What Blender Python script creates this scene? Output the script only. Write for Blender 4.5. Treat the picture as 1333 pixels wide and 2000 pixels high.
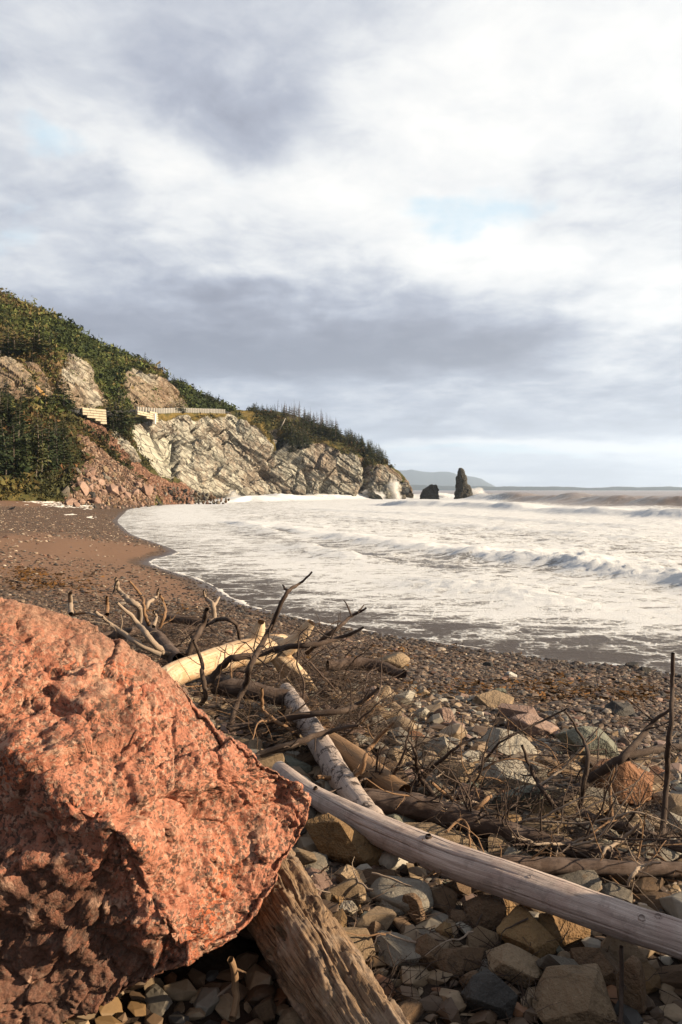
import bpy, bmesh, math, random
import numpy as np
from mathutils import Vector, Matrix, Euler, noise as mnoise

for _o in list(bpy.data.objects):
    bpy.data.objects.remove(_o)
SC = bpy.context.scene
COL = SC.collection
R = math.radians

# ------------------------------------------------------------------ camera
HOR, FPX, CAMZ = 957.0, 1400.0, 2.6
cam_data = bpy.data.cameras.new('camera')
cam_data.sensor_fit = 'VERTICAL'
cam_data.sensor_height = 24.0
cam_data.lens = FPX / 2000.0 * 24.0
cam_data.shift_y = (HOR - 1000.0) / 2000.0
cam_data.clip_start = 0.05
cam_data.clip_end = 40000
cam = bpy.data.objects.new('camera', cam_data)
COL.objects.link(cam)
cam.location = (0, 0, CAMZ)
cam.rotation_euler = (R(90), 0, 0)
SC.camera = cam

# ------------------------------------------------------------------ light and exposure
SUN_AZ, SUN_EL = R(99), R(21)
SUN_STRENGTH = 5.0
SC.view_settings.view_transform = 'Standard'
SC.view_settings.look = 'None'
SC.view_settings.gamma = 1.0
SC.view_settings.exposure = 1.5
SC.view_settings.use_curve_mapping = False
SC.render.film_transparent = False
SC.cycles.max_bounces = 6
SC.cycles.diffuse_bounces = 3
SC.cycles.glossy_bounces = 3
SC.cycles.transmission_bounces = 3
SC.cycles.volume_bounces = 2
SC.cycles.use_denoising = True

sun_d = bpy.data.lights.new('sun', 'SUN')
sun_d.energy = SUN_STRENGTH
sun_d.angle = R(0.6)
sun_d.color = (1.0, 0.80, 0.56)
sun = bpy.data.objects.new('sun', sun_d)
COL.objects.link(sun)
sv = Vector((math.sin(SUN_AZ) * math.cos(SUN_EL), math.cos(SUN_AZ) * math.cos(SUN_EL), math.sin(SUN_EL)))
sun.rotation_euler = sv.to_track_quat('Z', 'Y').to_euler()
sun.location = (60, 10, 40)


# ------------------------------------------------------------------ node helper
class S:
    """a socket (or number) with arithmetic"""
    def __init__(s, g, v):
        s.g, s.v = g, v
    def __add__(s, o): return s.g.m('ADD', s, o)
    __radd__ = __add__
    def __sub__(s, o): return s.g.m('SUBTRACT', s, o)
    def __rsub__(s, o): return s.g.m('SUBTRACT', o, s)
    def __mul__(s, o): return s.g.m('MULTIPLY', s, o)
    __rmul__ = __mul__
    def __truediv__(s, o): return s.g.m('DIVIDE', s, o)
    def __rtruediv__(s, o): return s.g.m('DIVIDE', o, s)
    def __pow__(s, o): return s.g.m('POWER', s, o)


class G:
    def __init__(g, tree):
        g.t = tree
    def node(g, kind, **kw):
        n = g.t.nodes.new(kind)
        for k, v in kw.items():
            setattr(n, k, v)
        return n
    def put(g, sock, v):
        if isinstance(v, S):
            g.t.links.new(v.v, sock)
        elif isinstance(v, (tuple, list)):
            n = len(sock.default_value)
            sock.default_value = tuple(v)[:n] if len(v) >= n else tuple(v) + (1.0,) * (n - len(v))
        else:
            sock.default_value = v
    def m(g, op, a, b=None, c=None, clamp=False):
        n = g.node('ShaderNodeMath', operation=op, use_clamp=clamp)
        g.put(n.inputs[0], a)
        if b is not None: g.put(n.inputs[1], b)
        if c is not None: g.put(n.inputs[2], c)
        return S(g, n.outputs[0])
    def vm(g, op, a, b=None, scale=None):
        n = g.node('ShaderNodeVectorMath', operation=op)
        g.put(n.inputs[0], a)
        if b is not None: g.put(n.inputs[1], b)
        if scale is not None: g.put(n.inputs['Scale'], scale)
        return S(g, n.outputs['Value' if op in ('LENGTH', 'DOT_PRODUCT', 'DISTANCE') else 'Vector'])
    def clamp(g, a): return g.m('ADD', a, 0.0, clamp=True)
    def smooth(g, a, lo, hi, olo=0.0, ohi=1.0):
        n = g.node('ShaderNodeMapRange', interpolation_type='SMOOTHSTEP')
        for i, v in enumerate((a, lo, hi, olo, ohi)): g.put(n.inputs[i], v)
        return S(g, n.outputs[0])
    def lin(g, a, lo, hi, olo=0.0, ohi=1.0):
        n = g.node('ShaderNodeMapRange')
        for i, v in enumerate((a, lo, hi, olo, ohi)): g.put(n.inputs[i], v)
        return S(g, n.outputs[0])
    def noise(g, vec, scale, detail=4.0, rough=0.55, dist=0.0, color=False):
        n = g.node('ShaderNodeTexNoise')
        g.put(n.inputs['Vector'], vec); g.put(n.inputs['Scale'], scale)
        g.put(n.inputs['Detail'], detail); g.put(n.inputs['Roughness'], rough); g.put(n.inputs['Distortion'], dist)
        return S(g, n.outputs['Color' if color else 0])
    def voronoi(g, vec, scale, feature='F1', out='Distance', rand=1.0):
        n = g.node('ShaderNodeTexVoronoi', feature=feature)
        g.put(n.inputs['Vector'], vec); g.put(n.inputs['Scale'], scale); g.put(n.inputs['Randomness'], rand)
        return S(g, n.outputs[out])
    def xyz(g, v):
        n = g.node('ShaderNodeSeparateXYZ'); g.put(n.inputs[0], v)
        return [S(g, o) for o in n.outputs]
    def vec(g, x, y, z):
        n = g.node('ShaderNodeCombineXYZ')
        for i, v in enumerate((x, y, z)): g.put(n.inputs[i], v)
        return S(g, n.outputs[0])
    def mix(g, f, a, b, blend='MIX'):
        n = g.node('ShaderNodeMix', data_type='RGBA', blend_type=blend)
        g.put(n.inputs[0], f); g.put(n.inputs[6], a); g.put(n.inputs[7], b)
        return S(g, n.outputs[2])
    def ramp(g, f, stops, interp='LINEAR'):
        n = g.node('ShaderNodeValToRGB'); r = n.color_ramp; r.interpolation = interp
        while len(r.elements) < len(stops): r.elements.new(0.5)
        for e, (p, c) in zip(r.elements, stops):
            e.position = p; e.color = (c[0], c[1], c[2], 1.0)
        g.put(n.inputs[0], f)
        return S(g, n.outputs[0])
    def attr(g, name, out='Fac'):
        n = g.node('ShaderNodeAttribute', attribute_name=name)
        return S(g, n.outputs[out])
    def obj(g):
        return S(g, g.node('ShaderNodeTexCoord').outputs['Object'])
    def pos(g):
        return S(g, g.node('ShaderNodeNewGeometry').outputs['Position'])
    def uv(g):
        return S(g, g.node('ShaderNodeTexCoord').outputs['UV'])
    def rnd(g):
        return S(g, g.node('ShaderNodeObjectInfo').outputs['Random'])
    def bump(g, h, strength=0.5, dist=0.05):
        n = g.node('ShaderNodeBump')
        g.put(n.inputs['Height'], h); g.put(n.inputs['Strength'], strength); g.put(n.inputs['Distance'], dist)
        return S(g, n.outputs[0])


ALBEDO = 0.67        # all base colours were first judged a little too light


def material(name, build):
    """build(g) returns dict(color, rough, normal, spec, ...) for one Principled shader"""
    m = bpy.data.materials.new(name); m.use_nodes = True
    t = m.node_tree; t.nodes.clear(); g = G(t)
    out = g.node('ShaderNodeOutputMaterial'); p = g.node('ShaderNodeBsdfPrincipled')
    t.links.new(p.outputs[0], out.inputs[0])
    d = build(g)
    names = dict(color='Base Color', rough='Roughness', normal='Normal', spec='Specular IOR Level', metal='Metallic',
                 sss='Subsurface Weight', alpha='Alpha', trans='Transmission Weight', ior='IOR', coat='Coat Weight')
    d['color'] = g.vm('SCALE', d['color'], scale=ALBEDO) if isinstance(d['color'], S) else tuple(ALBEDO * q for q in d['color'][:3]) + (1,)
    for k, v in d.items():
        g.put(p.inputs[names[k]], v)
    if 'spec' not in d: p.inputs['Specular IOR Level'].default_value = 0.25
    return m


# ------------------------------------------------------------------ sky
world = bpy.data.worlds.new('World'); SC.world = world
world.use_nodes = True


def pxdir(px, py):
    x = (px - 666.5) / FPX; z = (HOR - py) / FPX
    return math.atan2(x, 1), math.atan2(z, math.sqrt(1 + x * x))


def build_sky():
    t = world.node_tree; t.nodes.clear(); g = G(t)
    out = g.node('ShaderNodeOutputWorld'); bg = g.node('ShaderNodeBackground')
    t.links.new(bg.outputs[0], out.inputs[0])
    STR = 0.1
    bg.inputs[1].default_value = STR
    nsk = g.node('ShaderNodeTexSky', sky_type='NISHITA')
    nsk.sun_disc = False; nsk.sun_elevation = SUN_EL; nsk.sun_rotation = SUN_AZ
    nsk.air_density = 1.0; nsk.dust_density = 0.6; nsk.ozone_density = 1.0
    nish = S(g, nsk.outputs[0])
    d = g.vm('NORMALIZE', S(g, g.node('ShaderNodeTexCoord').outputs['Generated']))
    x, y, z = g.xyz(d)
    zc = g.m('MAXIMUM', z, 0.0)
    k = zc + 0.14
    pl = g.vec(x / k, y / k, 0.0)                       # where the ray meets the cloud deck
    # soft warp so that nothing keeps a round outline
    wn = g.noise(pl, 1.1, 4, 0.55, color=True)
    wx, wy, wz = g.xyz(wn)
    wn2 = g.noise(d, 9.0, 4, 0.6, color=True)
    vx, vy, vz = g.xyz(wn2)
    az = g.m('ARCTAN2', x, y) + (wx - 0.5) * 0.42 + (vx - 0.5) * 0.10
    el0 = g.m('ARCSINE', z)
    el = el0 + (wy - 0.5) * 0.15 * g.smooth(el0, 0.0, 0.35, 0.25, 1.0) + (vy - 0.5) * 0.06 * g.smooth(el0, 0.0, 0.3, 0.35, 1.0)

    def blob(px, py, sx, sy, amp, tilt=0.0):
        a0, e0 = pxdir(px, py)
        da = az - a0; de = el - e0 - da * tilt
        q = (da / (sx / FPX)) ** 2.0 + (de / (sy / FPX)) ** 2.0
        return g.m('EXPONENT', q * -1.0) * amp

    n1 = g.noise(g.vm('ADD', pl, (3.1, 1.7, 0.0)), 0.85, 9, 0.56, 0.35)
    n2 = g.noise(g.vm('ADD', pl, (7.3, -2.2, 0.4)), 2.6, 8, 0.6, 0.2)
    # thin drawn-out streaks near the horizon
    hs = g.vec(x * 3.0, el0 * 26.0, y * 2.0)
    n3 = g.noise(hs, 1.6, 7, 0.6, 0.3)
    low = g.smooth(el0, 0.0, 0.14, 1.0, 0.0)
    n5 = g.noise(g.vm('ADD', pl, (1.3, 4.2, 1.4)), 6.5, 8, 0.62, 0.6)
    B = (n1 - 0.5) * 0.90 + (n2 - 0.5) * 0.80 + (n5 - 0.5) * 0.42 + (n3 - 0.5) * low * 1.25 + 0.525
    sd = g.vm('DOT_PRODUCT', d, tuple(sv))
    B = B - g.smooth(sd, -0.30, -0.85, 0.0, 0.20)           # clouds away from the sun are greyer
    for b in [(1130, 210, 400, 240, 0.34), (620, 400, 430, 95, 0.36), (930, 505, 300, 50, 0.26), (1260, 330, 130, 60, -0.10), (300, 300, 90, 45, 0.20),
              (470, 565, 170, 22, 0.26, -0.12), (1260, 590, 180, 90, 0.34), (430, 520, 260, 40, 0.12),
              (480, 235, 330, 55, -0.20, -0.18), (210, 120, 330, 120, 0.20), (60, 320, 180, 60, -0.12), (720, 660, 520, 60, -0.44), (780, 705, 420, 22, -0.20),
              (250, 640, 260, 50, -0.10), (300, 720, 300, 60, -0.12), (850, 800, 700, 60, -0.16),
              (1050, 872, 500, 13, 0.52), (860, 862, 130, 12, 0.18), (860, 910, 300, 18, 0.12), (700, 120, 200, 60, -0.06),
              (480, 765, 140, 18, 0.16), (640, 735, 520, 34, -0.14)]:
        B = B + blob(*b)
    col = g.ramp(B, [(0.0, (0.235, 0.25, 0.315)), (0.22, (0.315, 0.335, 0.41)), (0.42, (0.44, 0.47, 0.555)), (0.6, (0.63, 0.655, 0.71)),
                     (0.78, (0.86, 0.865, 0.87)), (0.95, (1.0, 0.985, 0.955)), (1.0, (1.04, 1.02, 0.985))])
    # rifts through which the clear sky shows
    n4 = g.noise(g.vm('ADD', pl, (-4.4, 6.1, 2.0)), 2.2, 8, 0.62, 0.4)
    hole = (n4 - 0.5) * 2.6 + (n5 - 0.5) * 0.9
    hb = blob(850, 430, 130, 32, 1.05) + blob(800, 400, 60, 24, 0.7) + blob(985, 400, 90, 26, 0.95) + blob(890, 372, 50, 16, 0.6) + blob(45, 250, 70, 28, 1.15) + blob(40, 440, 70, 60, 0.9) + blob(150, 390, 60, 30, 0.4) + blob(950, 884, 330, 12, 1.25) + blob(190, 60, 160, 40, 0.55)
    hole = g.smooth(hole + hb, 0.50, 1.55) * 0.80
    blue = g.mix(0.5, g.mix(1.0, nish, (0.30, 0.30, 0.30, 1), 'MULTIPLY'), (0.60, 0.83, 0.96, 1))
    # Nishita is x strength; the cloud colours are given as radiance
    clear = g.mix(0.75, g.mix(1.0, nish, (STR * 1.6,) * 3 + (1,), 'MULTIPLY'), (0.66, 0.90, 1.03, 1))
    c = g.mix(hole, col, clear)
    # thin veil right above the horizon
    veil = g.m('EXPONENT', el0 * -16.0) * 0.42
    c = g.mix(g.clamp(veil), c, (0.50, 0.56, 0.64, 1))
    c = g.mix(g.smooth(z, -0.12, -0.01), (0.20, 0.20, 0.20, 1), c)
    c = g.vm('SCALE', c, scale=0.365 / STR)
    g.put(bg.inputs[0], c)


build_sky()


# ------------------------------------------------------------------ numbers and noise
rng = np.random.default_rng(7)
random.seed(7)
_perm = rng.permutation(256).astype(np.int64)
_grad = rng.normal(size=(256, 3)); _grad /= np.linalg.norm(_grad, axis=1)[:, None]


def pnoise(p):
    """gradient noise, p (N,3) -> about -0.7..0.7"""
    i = np.floor(p).astype(np.int64); f = p - i
    u = f * f * f * (f * (f * 6 - 15) + 10)
    r = 0.0
    for dx in (0, 1):
        wx = u[:, 0] if dx else 1 - u[:, 0]
        hx = _perm[(i[:, 0] + dx) & 255]
        for dy in (0, 1):
            wy = u[:, 1] if dy else 1 - u[:, 1]
            hy = _perm[(hx + i[:, 1] + dy) & 255]
            for dz in (0, 1):
                wz = u[:, 2] if dz else 1 - u[:, 2]
                gr = _grad[_perm[(hy + i[:, 2] + dz) & 255]]
                r = r + wx * wy * wz * (gr[:, 0] * (f[:, 0] - dx) + gr[:, 1] * (f[:, 1] - dy) + gr[:, 2] * (f[:, 2] - dz))
    return r


def fbm(p, oct=5, lac=2.05, gain=0.5):
    r, a = 0.0, 1.0
    for k in range(oct):
        r = r + a * pnoise(p + k * 17.3); p = p * lac; a *= gain
    return r


def ridged(p, oct=5, lac=2.1, gain=0.55):
    r, a = 0.0, 1.0
    for k in range(oct):
        r = r + a * (1 - 2.2 * np.abs(pnoise(p + k * 11.7))); p = p * lac; a *= gain
    return r


def hash1(a):
    a = (a.astype(np.int64) * 2654435761) & 0xffffffff
    a ^= a >> 15; a = (a * 2246822519) & 0xffffffff; a ^= a >> 13
    return (a & 0xffff) / 65535.0


def hash3(i, s=0):
    return hash1(i[:, 0] * 73856093 + i[:, 1] * 19349663 + i[:, 2] * 83492791 + s * 7919)


def worley(p):
    """F1, F2 and the nearest cell's random number"""
    b = np.floor(p).astype(np.int64)
    f1 = np.full(len(p), 9.0); f2 = f1.copy(); idn = np.zeros(len(p))
    for dx in (-1, 0, 1):
        for dy in (-1, 0, 1):
            for dz in (-1, 0, 1):
                c = b + np.array([dx, dy, dz])
                q = c + np.stack([hash3(c, 1), hash3(c, 2), hash3(c, 3)], 1)
                d = np.sqrt(((q - p) ** 2).sum(1))
                h = hash3(c, 4)
                near = d < f1
                f2 = np.where(near, f1, np.minimum(f2, d))
                idn = np.where(near, h, idn)
                f1 = np.where(near, d, f1)
    return f1, f2, idn


def facets(p, seed=0.0):
    """broken faces: within each cell a plane of its own tilt and height"""
    b = np.floor(p).astype(np.int64)
    f1 = np.full(len(p), 9.0); v = np.zeros(len(p)); f2 = f1.copy()
    for dx in (-1, 0, 1):
        for dy in (-1, 0, 1):
            for dz in (-1, 0, 1):
                c = b + np.array([dx, dy, dz])
                q = c + np.stack([hash3(c, 1), hash3(c, 2), hash3(c, 3)], 1)
                e = p - q; d = np.sqrt((e ** 2).sum(1))
                t = (hash3(c, 4) - 0.5) * 0.9 + e[:, 0] * (hash3(c, 5) - 0.5) * 1.8 + e[:, 1] * (hash3(c, 6) - 0.5) * 1.8 + e[:, 2] * (hash3(c, 7) - 0.5) * 1.8
                near = d < f1
                f2 = np.where(near, f1, np.minimum(f2, d)); v = np.where(near, t, v); f1 = np.where(near, d, f1)
    return v, f2 - f1


def sstep(a, lo, hi):
    t = np.clip((a - lo) / (hi - lo), 0, 1)
    return t * t * (3 - 2 * t)


def smin(a, b, k):
    h = np.clip(0.5 + 0.5 * (b - a) / k, 0, 1)
    return b * (1 - h) + a * h - k * h * (1 - h)


def P(px, py, d):
    return np.array([(px - 666.5) / FPX * d, d, CAMZ - (py - HOR) / FPX * d])


def to_px(p):
    p = np.asarray(p)
    return 666.5 + p[..., 0] / p[..., 1] * FPX, HOR + (CAMZ - p[..., 2]) / p[..., 1] * FPX


def inside(px, py, poly):
    poly = np.asarray(poly, float); n = len(poly)
    r = np.zeros(np.shape(px), bool)
    for i in range(n):
        x0, y0 = poly[i]; x1, y1 = poly[(i + 1) % n]
        c = ((y0 > py) != (y1 > py)) & (px < (x1 - x0) * (py - y0) / (y1 - y0 + 1e-12) + x0)
        r ^= c
    return r


def poly_dist(px, py, pts):
    """distance to an open polyline"""
    best = np.full(np.shape(px), 1e9)
    pts = np.asarray(pts, float)
    for a, b in zip(pts[:-1], pts[1:]):
        ab = b - a
        t = np.clip(((px - a[0]) * ab[0] + (py - a[1]) * ab[1]) / (ab @ ab), 0, 1)
        best = np.minimum(best, np.hypot(px - a[0] - t * ab[0], py - a[1] - t * ab[1]))
    return best


def signed_dist(x, y, pts):
    """distance to a polyline; positive on its left"""
    best = np.full(np.shape(x), 1e9); sg = np.ones(np.shape(x)); along = np.zeros(np.shape(x)); s0 = 0.0
    pts = np.asarray(pts, float)
    for a, b in zip(pts[:-1], pts[1:]):
        ab = b - a; L = math.hypot(*ab)
        t = np.clip(((x - a[0]) * ab[0] + (y - a[1]) * ab[1]) / (ab @ ab), 0, 1)
        dx, dy = x - a[0] - t * ab[0], y - a[1] - t * ab[1]
        d = np.hypot(dx, dy); c = ab[0] * dy - ab[1] * dx
        m = d < best - 1e-9
        best = np.where(m, d, best); sg = np.where(m, np.sign(c), sg); along = np.where(m, s0 + t * L, along)
        s0 += L
    return best * sg, along


def smooth_line(pts, n=6):
    """Catmull-Rom through the points"""
    p = np.asarray(pts, float)
    p = np.vstack([2 * p[0] - p[1], p, 2 * p[-1] - p[-2]])
    out = []
    for i in range(1, len(p) - 2):
        t = np.linspace(0, 1, n, endpoint=False)[:, None]
        a, b, c, d = p[i - 1], p[i], p[i + 1], p[i + 2]
        out.append(0.5 * (2 * b + (c - a) * t + (2 * a - 5 * b + 4 * c - d) * t ** 2 + (3 * b - a - 3 * c + d) * t ** 3))
    return np.vstack(out + [p[-2][None]])


# ------------------------------------------------------------------ meshes and objects
def mesh(name, V, F, mats=(), smooth=False, mi=None, attrs=None, colors=None, uv=None):
    V = np.asarray(V, np.float32); F = np.asarray(F, np.int32)
    me = bpy.data.meshes.new(name)
    k = F.shape[1]
    me.vertices.add(len(V)); me.vertices.foreach_set('co', V.ravel())
    me.loops.add(F.size); me.loops.foreach_set('vertex_index', F.ravel())
    me.polygons.add(len(F)); me.polygons.foreach_set('loop_start', np.arange(0, F.size, k, dtype=np.int32))
    me.polygons.foreach_set('loop_total', np.full(len(F), k, np.int32))
    for m in (mats if isinstance(mats, (list, tuple)) else [mats]):
        me.materials.append(m)
    if mi is not None:
        me.polygons.foreach_set('material_index', np.asarray(mi, np.int32))
    me.polygons.foreach_set('use_smooth', np.full(len(F), bool(smooth)))
    for a, v in (attrs or {}).items():
        me.attributes.new(a, 'FLOAT', 'POINT').data.foreach_set('value', np.asarray(v, np.float32))
    for a, v in (colors or {}).items():
        v = np.asarray(v, np.float32)
        if v.shape[1] == 3: v = np.hstack([v, np.ones((len(v), 1), np.float32)])
        me.attributes.new(a, 'FLOAT_COLOR', 'POINT').data.foreach_set('color', v.ravel())
    if uv is not None:
        l = me.uv_layers.new(name='uv')
        l.data.foreach_set('uv', np.asarray(uv, np.float32)[F.ravel()].ravel())
    me.update(calc_edges=True)
    me.validate()
    return me


def obj(name, me, parent=None, loc=None, label=None, cat=None, group=None, kind=None, rot=None):
    o = bpy.data.objects.new(name, me)
    COL.objects.link(o)
    if loc is not None: o.location = [float(v) for v in loc]
    if rot is not None: o.rotation_euler = [float(v) for v in rot]
    if parent is not None: o.parent = parent
    if label: o['label'] = label
    if cat: o['category'] = cat
    if group: o['group'] = group
    if kind: o['kind'] = kind
    return o


def grid_faces(nr, nc, wrap=False):
    i = np.arange(nr - 1)[:, None]; j = np.arange(nc if wrap else nc - 1)[None]
    j2 = (j + 1) % nc
    a = i * nc + j; b = i * nc + j2; c = (i + 1) * nc + j2; d = (i + 1) * nc + j
    return np.stack([a, b, c, d], -1).reshape(-1, 4)


def normals(V, F):
    n = np.zeros_like(V)
    a, b, c = V[F[:, 0]], V[F[:, 1]], V[F[:, 2]]
    fn = np.cross(b - a, c - a)
    if F.shape[1] == 4:
        fn = np.cross(V[F[:, 2]] - a, V[F[:, 3]] - b)
    for k in range(F.shape[1]):
        for q in range(3):
            n[:, q] += np.bincount(F[:, k], fn[:, q], len(V))
    return n / (np.linalg.norm(n, axis=1)[:, None] + 1e-12)


_ico = {}
def ico(n):
    if n in _ico: return _ico[n]
    if n == 0:
        t = (1 + 5 ** .5) / 2
        V = np.array([(-1, t, 0), (1, t, 0), (-1, -t, 0), (1, -t, 0), (0, -1, t), (0, 1, t), (0, -1, -t), (0, 1, -t), (t, 0, -1), (t, 0, 1), (-t, 0, -1), (-t, 0, 1)], float)
        F = np.array([(0, 11, 5), (0, 5, 1), (0, 1, 7), (0, 7, 10), (0, 10, 11), (1, 5, 9), (5, 11, 4), (11, 10, 2), (10, 7, 6), (7, 1, 8), (3, 9, 4), (3, 4, 2), (3, 2, 6), (3, 6, 8), (3, 8, 9), (4, 9, 5), (2, 4, 11), (6, 2, 10), (8, 6, 7), (9, 8, 1)])
        V /= np.linalg.norm(V, axis=1)[:, None]
    else:
        V, F = ico(n - 1); N = len(V)
        E = np.sort(np.concatenate([F[:, [0, 1]], F[:, [1, 2]], F[:, [2, 0]]]), 1)
        key = E[:, 0] * N + E[:, 1]
        u, inv = np.unique(key, return_inverse=True)
        M = V[u // N] + V[u % N]; M /= np.linalg.norm(M, axis=1)[:, None]
        m = inv.reshape(3, -1) + N
        V = np.vstack([V, M])
        a, b, c = F.T; ab, bc, ca = m
        F = np.vstack([np.stack(q, 1) for q in ((a, ab, ca), (b, bc, ab), (c, ca, bc), (ab, bc, ca))])
    _ico[n] = (V, F)
    return V, F


def rotmat(ax, ay, az):
    return np.array(Euler((ax, ay, az)).to_matrix())


class Bag:
    """gathers pieces into one mesh"""
    def __init__(s): s.V, s.F, s.C, s.n, s.U, s.A = [], [], [], 0, [], []
    def add(s, V, F, col=None, uv=None):
        s.V.append(V); s.F.append(np.asarray(F) + s.n); s.n += len(V)
        if col is not None: s.C.append(np.broadcast_to(np.asarray(col, float), (len(V), 3)))
        if uv is not None: s.U.append(uv)
    def mesh(s, name, mats, smooth=False):
        return mesh(name, np.vstack(s.V), np.vstack(s.F), mats, smooth, colors={'tint': np.vstack(s.C)} if s.C else None, uv=np.vstack(s.U) if s.U else None)


def rock_shape(seed, res=3, planes=11, sharp=0.06, rough=0.05, fine=0.02, sub=None):
    """a broken or worn stone: a rounded polytope with noise, about 1 unit in radius"""
    r = np.random.default_rng(seed)
    V, F = ico(res)
    n = r.normal(size=(planes, 3)); n /= np.linalg.norm(n, axis=1)[:, None]
    h = r.uniform(0.62, 1.0, planes)
    rad = np.full(len(V), 1.25)
    for k in range(planes):
        c = V @ n[k]
        q = np.where(c > 0.12, h[k] / np.maximum(c, 0.12), 9.0)
        rad = smin(rad, np.minimum(q, 3.0), sharp)
    off = r.uniform(-50, 50, 3)
    rad = rad * (1 + rough * fbm(V * 1.8 + off, 3) + fine * fbm(V * 6 + off, 3))
    return V * rad[:, None], F


def shard(seed, n=14, flat=1.0, bev=0.05, rough=0.0):
    """a broken stone with plane faces and slightly worn edges, about 1 unit in radius"""
    r = np.random.default_rng(seed)
    p = r.normal(size=(n, 3)); p /= np.linalg.norm(p, axis=1)[:, None]
    for _ in range(12):                                   # spread the corners
        d = p[:, None] - p[None]; q = (d ** 2).sum(2) + np.eye(n)
        p = p + 0.05 * (d / q[..., None] ** 1.5).sum(1) / n * 3; p /= np.linalg.norm(p, axis=1)[:, None]
    p *= r.uniform(0.80, 1.12, (n, 1)) * np.array([1, 1, flat])
    bm = bmesh.new()
    for v in p: bm.verts.new(v)
    h = bmesh.ops.convex_hull(bm, input=bm.verts[:])
    bmesh.ops.delete(bm, geom=[g for g in h['geom_interior'] if isinstance(g, bmesh.types.BMVert)], context='VERTS')
    bmesh.ops.dissolve_limit(bm, angle_limit=R(24), verts=bm.verts[:], edges=bm.edges[:])
    if bev:
        bmesh.ops.bevel(bm, geom=bm.edges[:] + bm.verts[:], offset=bev, segments=2, profile=0.6, affect='EDGES', clamp_overlap=True)
    bmesh.ops.triangulate(bm, faces=bm.faces[:])
    bmesh.ops.recalc_face_normals(bm, faces=bm.faces[:])
    if rough:
        bmesh.ops.subdivide_edges(bm, edges=[e for e in bm.edges if e.calc_length() > 0.3], cuts=2, use_grid_fill=True)
        bmesh.ops.triangulate(bm, faces=bm.faces[:])
    bm.verts.ensure_lookup_table(); bm.verts.index_update()
    V = np.array([v.co[:] for v in bm.verts]); F = np.array([[v.index for v in f.verts] for f in bm.faces])
    bm.free()
    if rough: V = V * (1 + rough * fbm(V * 2.5 + seed % 97, 3))[:, None]
    return V, F


def tube(pts, rad, nseg=8, step=None, rough=0.0, seed=0, fl=1.0, cap=True, uvk=1.0):
    """tapering limb along a path; returns V, F, uv (u round, v along in metres)"""
    pts = np.asarray(pts, float); rad = np.asarray(rad, float)
    dist = np.r_[0, np.cumsum(np.linalg.norm(np.diff(pts, axis=0), axis=1))]
    if step:
        sm = smooth_line(np.c_[pts, rad], 8)
        dd = np.r_[0, np.cumsum(np.linalg.norm(np.diff(sm[:, :3], axis=0), axis=1))]
        n = max(3, int(dd[-1] / step) + 1)
        s = np.linspace(0, dd[-1], n)
        sm = np.stack([np.interp(s, dd, sm[:, k]) for k in range(4)], 1)
        pts, rad, dist = sm[:, :3], np.maximum(sm[:, 3], 1e-4), s
    n = len(pts)
    T = np.gradient(pts, axis=0); T /= np.linalg.norm(T, axis=1)[:, None] + 1e-12
    ref = np.array([0, 0, 1.0]) if abs(T[0, 2]) < 0.9 else np.array([1.0, 0, 0])
    A = np.zeros_like(pts)
    a = np.cross(T[0], ref); a /= np.linalg.norm(a); A[0] = a
    for i in range(1, n):
        a = A[i - 1] - T[i] * (A[i - 1] @ T[i]); A[i] = a / (np.linalg.norm(a) + 1e-12)
    Bv = np.cross(T, A)
    th = np.linspace(0, 2 * math.pi, nseg, endpoint=False)
    c, s_ = np.cos(th), np.sin(th)
    dirs = A[:, None] * c[None, :, None] + Bv[:, None] * s_[None, :, None]
    rr = np.repeat(rad[:, None], nseg, 1)
    if rough:
        q = np.stack([np.broadcast_to(c, (n, nseg)) * 1.3, np.broadcast_to(s_, (n, nseg)) * 1.3, np.broadcast_to((dist / max(rad.max(), 1e-4) * 0.35)[:, None], (n, nseg))], -1).reshape(-1, 3) + seed * 3.7
        rr = rr * (1 + rough * fbm(q, 3).reshape(n, nseg))
    V = (pts[:, None] + dirs * rr[..., None]).reshape(-1, 3)
    uv = np.stack([np.broadcast_to(th / (2 * math.pi), (n, nseg)), np.broadcast_to(dist[:, None], (n, nseg))], -1).reshape(-1, 2)
    F = grid_faces(n, nseg, True)
    if cap:
        k = len(V)
        V = np.vstack([V, pts[0] - T[0] * rad[0] * 0.25, pts[-1] + T[-1] * rad[-1] * 0.4])
        uv = np.vstack([uv, [0.5, 0], [0.5, dist[-1]]])
        j = np.arange(nseg); j2 = (j + 1) % nseg
        F = np.vstack([F, np.stack([j2, j, np.full(nseg, k), np.full(nseg, k)], 1), np.stack([j + (n - 1) * nseg, j2 + (n - 1) * nseg, np.full(nseg, k + 1), np.full(nseg, k + 1)], 1)])
    return V, F, uv


def tri(F):
    """quads to triangles, dropping the collapsed ones"""
    F = np.asarray(F)
    if F.shape[1] == 3: return F
    T = np.vstack([F[:, [0, 1, 2]], F[:, [0, 2, 3]]])
    return T[(T[:, 0] != T[:, 1]) & (T[:, 1] != T[:, 2]) & (T[:, 0] != T[:, 2])]


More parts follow.
